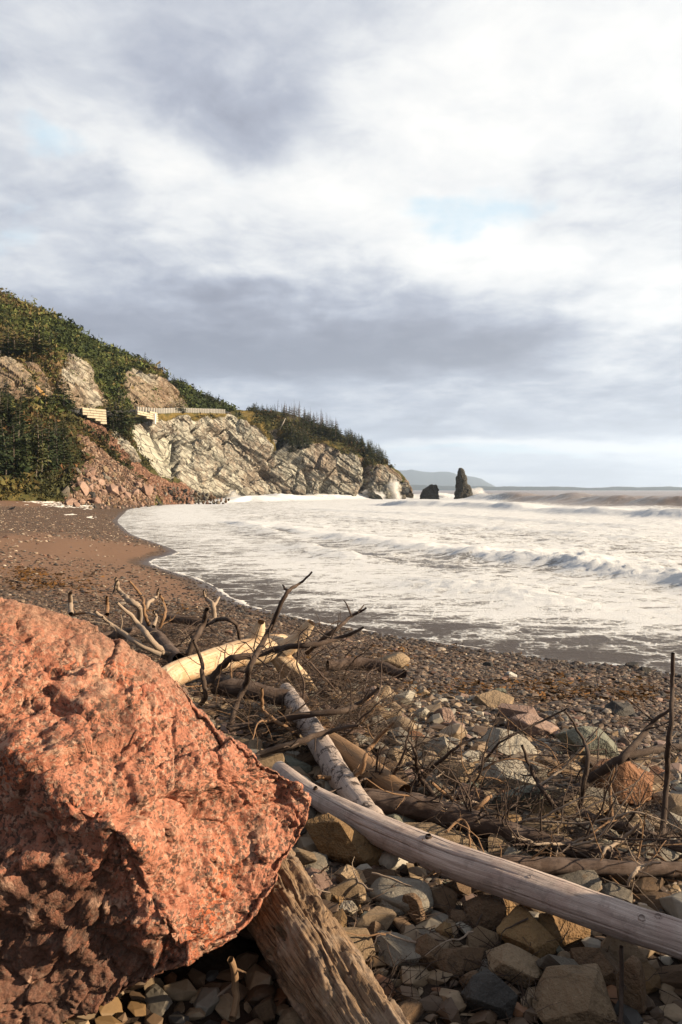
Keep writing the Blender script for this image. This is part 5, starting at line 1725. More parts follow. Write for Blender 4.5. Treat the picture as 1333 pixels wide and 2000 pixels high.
    pal = (['grey'] * 14 + ['pale grey'] * 14 + ['tan'] * 44 + ['pinkish'] * 7 + ['greenish'] * 4 + ['brown'] * 25 + ['ochre'] * 5 + ['dark grey'] * 3 + ['rust red'] * 1)
    palN = (['brown'] * 46 + ['tan'] * 26 + ['grey'] * 6 + ['ochre'] * 9 + ['dark grey'] * 6 + ['rust red'] * 3)
    def pose(s, kind):
        sc = s * np.array([r.uniform(0.95, 1.6), r.uniform(0.75, 1.1), r.uniform(0.42, 0.80)])
        return sc, (r.normal() * 0.28, r.normal() * 0.28, r.uniform(0, 6.28))
    items = []
    for i in big:
        x, y, s = stones[i]
        kind = r.choice(['angular', 'rounded', 'flat'], p=[0.70, 0.07, 0.23]); col = (palN if y < 2.6 else pal)[r.integers(96 if y < 2.6 else 117)]
        sc, rot = pose(s, kind)
        z = float(beach_z(x, y)) + sc[2] * r.uniform(0.25, 0.60)
        o = obj('stone', stone_mesh(kind, r.integers(len(SHAPES[kind])), col), loc=(x, y, z), rot=rot, cat='stone', group='stones of the beach')
        o.scale = sc
        qx, qy = to_px(np.array([x, y, z])); rel, mark = where(qx, qy)
        wd = s * 2.4 / y * FPX
        szw = 'large' if wd > 85 else 'middling' if wd > 52 else 'small'
        kw = {'angular': 'angular', 'rounded': 'rounded', 'flat': 'flat'}[kind]
        items.append((o, '%s %s %s stone %s %s' % (szw, kw, col, rel, mark), qx))
    tell_apart(items, 'the boulder')
    # the rest of them in one mesh
    b = Bag()
    lows = {k: [shard(500 + 37 * j + i, 12, 0.9 if k == 'angular' else 0.5, 0.05) if k != 'rounded' else rock_shape(500 + 37 * j + i, 2, 8, 0.2, 0.06, 0.02) for i in range(8)] for j, k in enumerate(('angular', 'rounded', 'flat'))}
    low1 = {k: [shard(700 + 37 * j + i, 11, 0.9 if k == 'angular' else 0.5, 0) if k != 'rounded' else rock_shape(700 + 37 * j + i, 1, 8, 0.2, 0.05, 0) for i in range(8)] for j, k in enumerate(('angular', 'rounded', 'flat'))}
    for i in rest:
        x, y, s = stones[i]
        kind = ('angular', 'rounded', 'flat')[int(r.choice(3, p=[0.70, 0.07, 0.23]))]
        V, F = (lows if s / y * FPX > 14 else low1)[kind][r.integers(8)]
        sc, rot = pose(s, kind)
        col = STONE_COL[(palN if y < 2.6 else pal)[r.integers(96 if y < 2.6 else 117)]]
        c = np.array(col[0]) + (np.array(col[1]) - col[0]) * r.random()
        z = float(beach_z(x, y)) + sc[2] * r.uniform(0.1, 0.5)
        b.add((V * sc) @ rotmat(*rot).T + [x, y, z], F, c)
    obj('cobbles', b.mesh('cobbles', MAT['pebbles']), kind='stuff', label='smaller cobbles filling the gaps of the stone bank', cat='cobbles')
    # --- shingle between the cobbles and the sea, and along the beach
    b = Bag(); n = 0
    peb = [rock_shape(800 + i, 0, 7, 0.1, 0.1, 0) for i in range(10)] ; peb1 = [rock_shape(830 + i, 1, 8, 0.06, 0.06, 0) for i in range(10)]
    N = 150000
    y = 3.0 * (24 / 3.0) ** r.random(N); x = r.uniform(-0.52, 0.56, N) * y
    d, _ = signed_dist(x, y, SHORE)
    lim = 4.9 + 0.5 * np.sin(x * 1.7)
    keep = (d > 0.15) & (r.random(N) < np.where(d < lim + 0.4, 1.0, 0.55)) & (r.random(N) < 0.25 + 0.75 * (1 - sstep(y, 12, 20)))
    x, y, d = x[keep][:46000], y[keep][:46000], d[keep][:46000]
    z = beach_z(x, y)
    dark = np.array([(0.050, 0.033, 0.023), (0.088, 0.057, 0.038), (0.125, 0.086, 0.058), (0.175, 0.118, 0.077), (0.065, 0.055, 0.046), (0.25, 0.185, 0.13), (0.15, 0.082, 0.054), (0.36, 0.29, 0.22)])
    wts = np.array([0.24, 0.24, 0.16, 0.12, 0.12, 0.05, 0.05, 0.02])
    ci = r.choice(8, len(x), p=wts / wts.sum())
    sz = (0.010 + 0.020 * r.random(len(x)) ** 2.2 + 0.022 * (r.random(len(x)) < 0.05)) * np.interp(y, [3, 8, 24], [0.8, 1.0, 1.5])
    rots = [rotmat(*r.uniform(0, 6.28, 3)) for _ in range(40)]
    cl = dark[ci] * r.uniform(0.7, 1.3, len(x))[:, None] * (1 - 0.45 * (d < 1.0))[:, None]
    kk = np.arange(len(x)) % 40; bigp = sz / y * FPX > 7
    for k in range(40):
        for bb in (False, True):
            m = (kk == k) & (bigp == bb)
            if not m.any(): continue
            V, F = (peb1 if bb else peb)[k % 10]
            V = V @ rots[k].T
            W = V[None] * np.array([1.25, 1, 0.62]) * sz[m][:, None, None] + np.stack([x[m], y[m], z[m] + 0.2 * sz[m]], 1)[:, None]
            nn = m.sum()
            b.add(W.reshape(-1, 3), (F[None] + (np.arange(nn) * len(V))[:, None, None]).reshape(-1, 3), np.repeat(cl[m], len(V), 0))
    obj('shingle', b.mesh('shingle', MAT['pebbles']), kind='stuff', label='dark shingle sloping down to the water', cat='shingle')
    # pebbles strewn thinly over the sandy part farther along
    N = 9000
    y = r.uniform(18, 70, N); px = r.uniform(-10, 420, N); x = (px - 666.5) / FPX * y
    d, _ = signed_dist(x, y, SHORE); m = (d > 0.4) & ((r.random(N) < 0.18) | (d > 4.5) | (y > 30)) & (r.random(N) < 0.45)
    x, y = x[m], y[m]; z = beach_z(x, y); sz = r.uniform(0.018, 0.05, len(x)) * (1 + (r.random(len(x)) < 0.06))
    b2 = Bag(); kk = np.arange(len(x)) % 10
    for k in range(10):
        m = kk == k; V, F = peb[k]; V = V @ rots[k].T
        Wd = V[None] * np.array([1.25, 1, 0.62]) * sz[m][:, None, None] + np.stack([x[m], y[m], z[m] + 0.2 * sz[m]], 1)[:, None]
        nn = m.sum(); cl2 = dark[r.integers(1, 8, nn)] * r.uniform(0.8, 1.7, nn)[:, None]
        b2.add(Wd.reshape(-1, 3), (F[None] + (np.arange(nn) * len(V))[:, None, None]).reshape(-1, 3), np.repeat(cl2, len(V), 0))
    obj('pebbles', b2.mesh('pebbles', MAT['pebbles']), kind='stuff', label='pebbles strewn over the brown sand', cat='pebbles')
    # seaweed caught among it
    v, c = [], []
    for (a0, b0, w, h, n) in [(1000, 1345, 330, 18, 900), (100, 1140, 110, 20, 600), (760, 1280, 200, 26, 300), (60, 1120, 60, 12, 250), (1180, 1362, 150, 12, 500), (330, 1190, 150, 24, 160), (1090, 1322, 14, 4, 60)]:
        for _ in range(n // 4):
            q = ground_pt(a0 + r.normal() * w * 0.5, b0 + r.normal() * h * 0.5)
            k = r.integers(3, 9); s = r.uniform(0.014, 0.042) * (q[1] / 8) ** 0.6
            m = r.normal(size=(k, 1, 3)) * s * [1.3, 1.3, 0.12] + r.normal(size=(k, 3, 3)) * s * [0.8, 0.8, 0.35] + q + [0, 0, 0.02]
            v.append(m.reshape(-1, 3)); c.append(np.repeat(np.array([[(0.10, 0.048, 0.014), (0.17, 0.085, 0.022), (0.055, 0.03, 0.012), (0.21, 0.095, 0.024)][r.integers(4)]]), 3 * k, 0))
    v, c = np.vstack(v), np.vstack(c)
    obj('seaweed', mesh('seaweed', v, np.arange(len(v)).reshape(-1, 3), MAT['tint'], colors={'tint': c}), kind='stuff', label='golden brown seaweed caught in the shingle', cat='seaweed')


def build_armour():
    """the heap of pink boulders at the foot of the scree"""
    r = np.random.default_rng(31)
    reg = [(118, 968), (134, 930), (156, 918), (186, 914), (214, 926), (246, 936), (282, 944), (330, 950), (372, 956), (400, 964), (452, 974), (440, 984), (380, 984), (330, 986), (262, 992), (180, 992), (124, 984)]
    cols = ['pink'] * 11 + ['pinkish'] * 4 + ['grey'] * 2 + ['dark grey'] * 2 + ['tan'] * 3 + ['brown'] * 2
    shp = [shard(400 + i, 12 + i % 5, 0.95, 0.05) for i in range(10)]
    ms = {}
    def me(i, c):
        if (i, c) not in ms: ms[i, c] = mesh('rock', *shp[i], MAT['stone ' + c])
        return ms[i, c]
    hand = [(126, 970, 32, 'grey', 'broad grey brown boulder at the near end of the pink heap'), (158, 964, 30, 'pink', None), (144, 978, 16, 'pink', None), (150, 986, 16, 'pink', None), (136, 982, 22, 'pink', None), (166, 930, 22, 'pink', None), (181, 924, 22, 'pink', None),
            (180, 940, 20, 'pink', None), (175, 960, 22, 'pink', None), (188, 958, 16, 'pink', None), (217, 956, 26, 'pink', None), (221, 966, 34, 'pink', None), (238, 962, 22, 'pink', None), (206, 920, 18, 'tan', None), (150, 926, 24, 'grey', None), (190, 978, 26, 'pink', None), (168, 944, 20, 'dark grey', None),
            (196, 946, 22, 'pink', None), (210, 936, 18, 'grey', None), (250, 972, 22, 'pink', None), (282, 968, 24, 'pink', None), (263, 968, 18, 'pink', None), (270, 954, 18, 'pink', None), (290, 962, 22, 'pink', None), (200, 968, 18, 'pink', None), (178, 974, 22, 'dark grey', None), (160, 980, 18, 'pink', None)]
    items, cells = [], []
    def place(px, py, w, c, lab):
        i = int(np.argmin((TD['px'] - px) ** 2 + (TD['py'] - py) ** 2 + (~TD['vis']) * 1e6)); q = TD['V'][i].copy()
        q2 = ground_pt(px, py + w * 0.2)
        if q2[1] < q[1]: q = q2
        s = w / FPX * q[1] * 0.50
        o = obj('rock', me(r.integers(10), c), loc=q + [0, -s * 0.3, s * 0.25], rot=r.uniform(0, 6.28, 3), cat='boulder', group='boulders heaped at the foot of the scree')
        o.scale = s * np.array([r.uniform(0.95, 1.25), r.uniform(0.9, 1.1), r.uniform(0.75, 1.0)])
        if lab: o['label'] = lab
        else:
            row = 'top' if py < 938 else 'middle' if py < 966 else 'bottom'
            szw = 'big' if w > 20 else 'small' if w < 11 else 'middling'
            items.append((o, '%s %s boulder in the %s of the heap' % (szw, c, row), px))
    for h in hand: place(*h); cells.append((h[0], h[1], h[2]))
    n = 0
    for _ in range(9000):
        px, py = r.uniform(112, 455), r.uniform(910, 994)
        if not inside(np.array([px]), np.array([py]), reg)[0]: continue
        w = r.choice([16, 12, 9, 7]) * r.uniform(0.8, 1.2) * (1.0 if px < 300 else 0.8)
        if any((px - a) ** 2 + (1.5 * (py - b)) ** 2 < (0.40 * (w + c)) ** 2 for a, b, c in cells): continue
        place(px, py, w, cols[r.integers(len(cols))] if px < 300 else ['pink', 'brown', 'dark grey', 'brown', 'grey', 'pinkish'][r.integers(6)], None); cells.append((px, py, w)); n += 1
        if n > 245: break
    tell_apart(items, 'the grove')


build_stones()
build_armour()


# ------------------------------------------------------------------ driftwood
def m_wood(name, dark, light, streak=1.0, grey=None, spots=0.0, rough=0.75, sc=1.0):
    def b(g):
        u, v, _ = g.xyz(g.uv()); p = g.obj()
        ph = u * 6.28318
        q = g.vec(g.m('COSINE', ph) * 3.2 * sc, g.m('SINE', ph) * 3.2 * sc, v * 3.0)
        n1 = g.noise(q, 1.4, 6, 0.62, 0.4)
        fib = g.noise(g.vec(g.m('COSINE', ph) * 14.0 * sc, g.m('SINE', ph) * 14.0 * sc, v * 3.5), 1.5, 5, 0.65, 0.3)
        n2 = g.noise(p, 9, 6, 0.68)
        c = g.mix(g.clamp(0.5 + (n1 - 0.5) * 1.3 + (fib - 0.5) * 1.5 * streak), dark + (1,), light + (1,))
        if grey: c = g.mix(g.smooth(n2, 0.46, 0.62) * 0.7, c, grey + (1,))
        crack = g.smooth(g.m('ABSOLUTE', g.noise(g.vec(g.m('COSINE', ph) * 5.0 * sc, g.m('SINE', ph) * 5.0 * sc, v * 0.8), 1.3, 3, 0.5) - 0.5), 0.0, 0.008, 0.75, 0.0)
        c = g.mix(crack, c, tuple(0.18 * k for k in dark) + (1,))
        if spots:
            sp = g.smooth(g.noise(p, 13, 6, 0.72), 0.53, 0.60)
            c = g.mix(sp * spots, c, (0.045, 0.030, 0.024, 1))
        h = fib * 0.6 + n1 * 0.4 + n2 * 0.3 - crack * 0.6
        return dict(color=c, rough=rough, normal=g.bump(h, 0.5, 0.012), spec=0.25)
    return material(name, b)


MAT['log'] = m_wood('weathered_log', (0.30, 0.225, 0.190), (0.64, 0.54, 0.475), 1.0, (0.40, 0.30, 0.26), 0.2)
MAT['blond'] = m_wood('barkless_blond_wood', (0.36, 0.22, 0.12), (0.76, 0.61, 0.42), 1.4, (0.46, 0.27, 0.13))
MAT['mottled'] = m_wood('mottled_wood', (0.27, 0.205, 0.170), (0.50, 0.425, 0.375), 0.5, None, 0.95)
MAT['tanwood'] = m_wood('tan_wood', (0.17, 0.095, 0.048), (0.33, 0.205, 0.110), 1.0)
MAT['groove'] = m_wood('split_grey_wood', (0.060, 0.033, 0.018), (0.31, 0.205, 0.120), 2.2, (0.26, 0.195, 0.14), 0.5, 0.85, 1.6)
MAT['bark'] = m_wood('dark_bark', (0.034, 0.022, 0.016), (0.115, 0.076, 0.058), 1.0, (0.15, 0.11, 0.09), 0.5, 0.95)
MAT['twig'] = m_wood('dark_branch', (0.030, 0.019, 0.014), (0.085, 0.054, 0.038), 0.8, (0.11, 0.08, 0.062), 0, 0.85)
MAT['twigpale'] = m_wood('bleached_branch', (0.21, 0.150, 0.105), (0.42, 0.330, 0.250), 0.9, None, 0, 0.8)
MAT['twigtan'] = m_wood('tan_branch', (0.16, 0.085, 0.042), (0.31, 0.185, 0.098), 0.9, None, 0, 0.8)


def W(px, py, gy):
    """a point seen at (px, py) that stands over the ground seen at row gy"""
    return P(px, py, ground_pt(px, gy)[1])


def slim(px, py):
    """round things seen off the axis spread in the picture; this undoes it"""
    return 1 / math.sqrt(1 + ((px - 666.5) ** 2 + (py - HOR) ** 2) / FPX ** 2)


def path3(lst, gy=None):
    pts, rad = [], []
    for q in lst:
        row = gy if gy is not None else q[1] + q[2] + 22
        if len(q) > 3: row = q[3]
        d = ground_pt(q[0], row)[1]
        pts.append(P(q[0], q[1], d)); rad.append(q[2] / FPX * d * slim(q[0], q[1]))
    return np.array(pts), np.array(rad)


def wood_obj(name, pts, rad, mat, base=None, parent=None, nseg=8, step=0.03, rough=0.12, seed=0, jit=0.0, **kw):
    if jit:
        rr = np.random.default_rng(seed)
        sm = smooth_line(np.c_[pts, rad], 5)
        k = fbm(np.stack([np.arange(len(sm)) * 0.7, np.full(len(sm), seed * 1.3), np.zeros(len(sm))], 1), 3)
        k2 = fbm(np.stack([np.arange(len(sm)) * 0.7, np.full(len(sm), seed * 1.3 + 50), np.zeros(len(sm))], 1), 3)
        sm[:, 0] += jit * k; sm[:, 2] += jit * k2
        pts, rad = sm[:, :3], sm[:, 3]
    b0 = pts[0] if base is None else base
    V, F, uv = tube(pts, rad, nseg, step, rough, seed)
    return obj(name, mesh(name, V - b0, F, mat, True, uv=uv), parent=parent, loc=None if parent is not None else b0, **kw)


def side_twigs(o, base, pts, rad, mat, n, length, r, part='twig', up=0.25, forks=True, t0=0.15):
    """thin shoots growing off a limb, each its own part"""
    sm = smooth_line(np.c_[pts, rad], 6)
    for k in range(n):
        t = int(len(sm) * r.uniform(t0, 0.98)); t = min(max(t, 1), len(sm) - 2)
        p, rd = sm[t, :3], sm[t, 3]
        tan = sm[t + 1, :3] - sm[t - 1, :3]; tan /= np.linalg.norm(tan) + 1e-9
        d = r.normal(size=3); d[2] += up; d -= tan * (d @ tan) * 0.6; d += tan * 0.5; d /= np.linalg.norm(d)
        L = length * r.uniform(0.35, 1.2); rr = min(rd * 0.55, 0.0065) * r.uniform(0.6, 1.1)
        q = [p]
        for i in range(4):
            d = d + r.normal(size=3) * 0.28; d /= np.linalg.norm(d)
            q.append(q[-1] + d * L / 4)
        q = np.array(q)
        V, F, uv = tube(q, np.linspace(rr, rr * 0.35, 5), 5, None, 0)
        if forks and r.random() < 0.6:
            f = [q[2]]; e = d + r.normal(size=3) * 0.9; e /= np.linalg.norm(e)
            for i in range(2): f.append(f[-1] + e * L * 0.22); e = e + r.normal(size=3) * 0.3
            V2, F2, uv2 = tube(np.array(f), [rr * 0.6, rr * 0.45, rr * 0.25], 4, None, 0)
            F = np.vstack([F, F2 + len(V)]); V = np.vstack([V, V2]); uv = np.vstack([uv, uv2])
        obj(part, mesh(part, V - base, F, mat, True, uv=uv), o)


def knot(o, base, p, n, r_, h, mat, seed):
    n = np.asarray(n, float); n /= np.linalg.norm(n)
    V, F, uv = tube(np.array([p - n * 0.02, p + n * h * 0.5, p + n * h]), [r_ * 1.5, r_ * 0.95, r_ * 0.7], 10, 0.006, 0.35, seed)
    obj('knot', mesh('knot', V - base, F, mat, True, uv=uv), o)


def build_logs():
    r = np.random.default_rng(41)
    def log(lst, mat, name, label, nseg=36, step=0.03, rough=0.05, jit=0.0, seed=1, gy=None):
        pts, rad = path3(lst, gy)
        o = wood_obj(name, pts, rad, mat, nseg=nseg, step=step, rough=rough, seed=seed, jit=jit, label=label, cat='log')
        return o, pts[0], pts, rad
    # the long smooth log
    L = [(545, 1503, 17, 1545), (609, 1551, 20, 1600), (690, 1596, 27, 1652), (762, 1631, 32, 1695), (880, 1680, 36, 1750), (987, 1716, 38, 1800), (1130, 1766, 40, 1855), (1254, 1810, 41, 1905), (1333, 1836, 42, 1935), (1560, 1915, 46, 2025)]
    o, b, pts, rad = log(L, MAT['log'], 'driftwood_log', 'long smooth pale grey log lying from behind the boulder across the stones', 176, 0.02, 0.06)
    me = o.data; nv = len(me.vertices)
    co = np.empty(nv * 3, np.float32); me.vertices.foreach_get('co', co); co = co.reshape(-1, 3).astype(float)
    V_, F_, uv_ = tube(pts, rad, 176, 0.02, 0.06, 1)
    th = uv_[:, 0] * 2 * math.pi; v_ = uv_[:, 1]; N_ = normals(V_, F_); cs = np.stack([np.cos(th), np.sin(th)], 1)
    dsp = 0.0010 * ridged(np.c_[cs * 9, v_ * 1.2], 3) + 0.0035 * fbm(np.c_[cs * 1.6, v_ * 3.0], 3)
    for t0, v0, v1, dep in ((0.6, 0.2, 1.5, 0.010), (1.25, 0.9, 2.6, 0.012), (2.0, 0.3, 0.9, 0.008), (2.6, 1.3, 2.4, 0.010), (3.3, 0.5, 2.0, 0.009), (4.0, 0.1, 1.1, 0.010), (4.7, 1.0, 2.5, 0.011), (5.4, 0.4, 1.7, 0.010), (0.1, 1.5, 2.7, 0.009), (1.7, 1.8, 2.8, 0.008), (5.9, 0.7, 1.4, 0.008)):
        w_ = t0 + 0.22 * fbm(np.stack([v_ * 1.1 + t0 * 9, 0 * v_, 0 * v_], 1), 3) + 0.03 * fbm(np.stack([v_ * 9 + t0, 0 * v_ + 5, 0 * v_], 1), 2)
        a_ = np.abs((th - w_ + math.pi) % (2 * math.pi) - math.pi)
        dsp -= dep * np.exp(-(a_ / 0.032) ** 2) * sstep(v_, v0, v0 + 0.25) * (1 - sstep(v_, v1 - 0.25, v1))
    co2 = V_ + N_ * dsp[:, None] - pts[0]
    me.vertices.foreach_set('co', co2.astype(np.float32).ravel()); me.update()
    sm = smooth_line(np.c_[pts, rad], 20)
    for px, py, s, h in [(840, 1632, 0.017, 0.022), (1036, 1708, 0.010, 0.008), (975, 1728, 0.011, 0.006), (1194, 1766, 0.011, 0.008), (1256, 1790, 0.016, 0.016), (1285, 1765, 0.016, 0.012), (618, 1540, 0.013, 0.03), (700, 1585, 0.006, 0.008)]:
        q = to_px(sm[:, :3]); i = int(np.argmin(np.abs(q[0] - px)))
        c, rd = sm[i, :3], sm[i, 3]
        toc = np.array([0, 0, CAMZ]) - c; toc /= np.linalg.norm(toc)
        up = np.array([0, 0, 1.0]); side = (py - q[1][i]) / (rd / c[1] * FPX)
        n = toc * math.sqrt(max(0.05, 1 - min(1, side ** 2))) - up * side
        knot(o, b, c + n / np.linalg.norm(n) * rd * 0.93, n, s, h * 0.7, MAT['log'] if py > 1700 else MAT['twig'], int(px))
    # the thick split one under the boulder
    L = [(500, 1690, 80, 1755), (545, 1775, 92, 1850), (606, 1872, 102, 1945), (686, 1990, 110, 2062), (784, 2136, 118, 2210), (870, 2266, 122, 2320)]
    pts, rad = path3(L)
    V, F, uv = tube(pts, rad, 220, 0.006, 0.0, 3, cap=True)
    N = normals(V, F); th = uv[:, 0] * 2 * math.pi; v = uv[:, 1]
    cs = np.stack([np.cos(th), np.sin(th)], 1)
    wob = 0.55 * fbm(np.c_[cs * 1.2, v * 1.6] + 3, 4) + 0.10 * fbm(np.c_[cs * 3, v * 6] + 1, 3)
    disp = np.zeros(len(V))
    # strands of the split wood: each runs along the grain and breaks off somewhere
    for n_, am, ln, ed in ((9, 0.026, 0.42, 0.30), (23, 0.011, 0.22, 0.30), (61, 0.0045, 0.11, 0.3)):
        sa = (th / (2 * math.pi) + wob / 6) * n_
        ia = np.floor(sa); fa = sa - ia; ia = ia % n_
        sv = v / ln + hash1(ia * 37 + n_) * 5 + 0.25 * fbm(np.c_[cs * n_ * 0.5, v * 9], 2)
        iv = np.floor(sv); fv = sv - iv
        hgt = hash1(ia * 101 + iv * 13 + n_ * 7)
        edge = np.minimum(fa, 1 - fa) / ed
        disp += am * ((hgt - 0.55) * 1.5 + (np.minimum(edge, 1) ** 0.6 - 1) * 0.9 - 0.35 * np.maximum(0, fv - 0.8) / 0.2)
    V = V + N * (disp + 0.006 * fbm(np.c_[cs * 22, v * 7], 3) + 0.003 * fbm(V * 80, 2))[:, None]
    obj('split_log', mesh('split_log', V - pts[0], F, MAT['groove'], True, uv=uv), loc=pts[0], label='thick weathered log, split and deeply grooved, running out from under the boulder', cat='log')
    # the blond log with its root stubs
    L = [(296, 1350, 26, 1400), (335, 1320, 25, 1372), (400, 1296, 25, 1352), (460, 1279, 26, 1344), (520, 1268, 27, 1340), (560, 1262, 23, 1338), (580, 1260, 14, 1338)]
    o, b, pts, rad = log(L, MAT['blond'], 'blond_log', 'blond barkless log with broken root stubs amid the dark branches', 32, 0.03, 0.10, seed=5)
    d = pts[4][1]
    for l in ([(496, 1262, 20), (502, 1240, 15), (508, 1222, 11), (510, 1215, 7)], [(556, 1268, 17), (580, 1250, 15), (598, 1230, 12), (609, 1216, 9)], [(548, 1280, 16), (575, 1305, 14), (600, 1332, 10), (616, 1352, 7)], [(540, 1282, 12), (560, 1318, 10), (572, 1345, 8)]):
        q = np.array([P(x, y, d - 0.02 * i) for i, (x, y, _) in enumerate(l)])
        wood_obj('root_stub', q, np.array([w / FPX * d for _, _, w in l]), MAT['blond'], base=b, parent=o, nseg=18, step=0.02, rough=0.28, seed=l[0][0])
    log([(558, 1346, 13, 1392), (570, 1366, 17, 1415), (590, 1397, 20, 1448), (625, 1452, 24, 1500), (660, 1510, 25, 1555), (700, 1566, 25, 1612), (735, 1606, 24, 1650)], MAT['mottled'], 'mottled_log', 'pinkish white mottled log pointing up behind the smooth log', 28, 0.02, 0.12, 0.01, 3)
    log([(590, 1412, 14, 1450), (645, 1452, 23, 1492), (700, 1490, 27, 1532), (745, 1524, 27, 1566), (790, 1552, 22, 1594)], MAT['tanwood'], 'tan_log', 'short smooth tan log lying behind the mottled one', 28, 0.03, 0.05, 0, 6)
    o, b, pts, rad = log([(690, 1562, 22, 1592), (780, 1570, 27, 1606), (860, 1588, 26, 1624), (930, 1607, 24, 1642), (1000, 1627, 22, 1660), (1100, 1652, 19, 1684), (1200, 1674, 17, 1704), (1345, 1704, 15, 1732)], MAT['bark'], 'barked_trunk', 'dark rough barked trunk bristling with twigs behind the smooth log', 30, 0.02, 0.22, 0.02, 8)
    side_twigs(o, b, pts, rad, MAT['twig'], 46, 0.42, r, up=1.1)
    o, b, pts, rad = log([(860, 1690, 14, 1722), (1000, 1688, 17, 1724), (1120, 1692, 18, 1730), (1240, 1697, 17, 1734), (1350, 1700, 17, 1738)], MAT['bark'], 'barked_trunk', 'lower dark trunk running level beside the smooth log', 22, 0.03, 0.12, 0.015, 9)
    side_twigs(o, b, pts, rad, MAT['twigtan'], 12, 0.25, r, up=0.6)
    o, b, pts, rad = log([(1128, 1588, 10, 1622), (1200, 1610, 11, 1645), (1270, 1634, 11, 1668), (1350, 1664, 12, 1696)], MAT['bark'], 'fallen_limb', 'thin dark limb lying at the foot of the upright stick', 14, 0.03, 0.12, 0.02, 10)
    side_twigs(o, b, pts, rad, MAT['twig'], 16, 0.3, r, up=0.5)
    log([(420, 1338, 18, 1390), (470, 1345, 19, 1398), (540, 1360, 17, 1410), (600, 1368, 14, 1416)], MAT['bark'], 'fallen_limb', 'grey brown log half hidden under the branches beside the blond log', 18, 0.04, 0.1, 0.02, 12)
    log([(323, 1206, 8, 1232), (361, 1211, 8.5, 1238), (402, 1219, 8, 1246)], MAT['bark'], 'fallen_limb', 'short dark log on the shingle behind the bleached branches', 14, 0.05, 0.1, 0.02, 13)
    log([(276, 1212, 10, 1258), (306, 1245, 14, 1290), (325, 1268, 15, 1312), (350, 1292, 16, 1338)], MAT['bark'], 'root_stump', 'rough barked root stump from which the bleached branches rise', 18, 0.03, 0.35, 0.03, 14)
    log([(150, 1246, 8, 1262), (230, 1240, 9, 1260), (300, 1222, 8, 1245)], MAT['bark'], 'fallen_limb', 'dark limb lying beyond the top of the boulder', 14, 0.05, 0.1, 0.02, 15)
    log([(640, 1300, 10, 1330), (720, 1298, 12, 1330), (790, 1318, 9, 1345)], MAT['bark'], 'fallen_limb', 'dark limb on the shingle beyond the blond root stubs', 14, 0.05, 0.15, 0.04, 16)
    log([(560, 1400, 16, 1440), (590, 1408, 18, 1446), (610, 1418, 12, 1452)], MAT['tanwood'], 'fallen_limb', 'rounded tan log end beside the mottled log', 16, 0.04, 0.15, 0.02, 17)


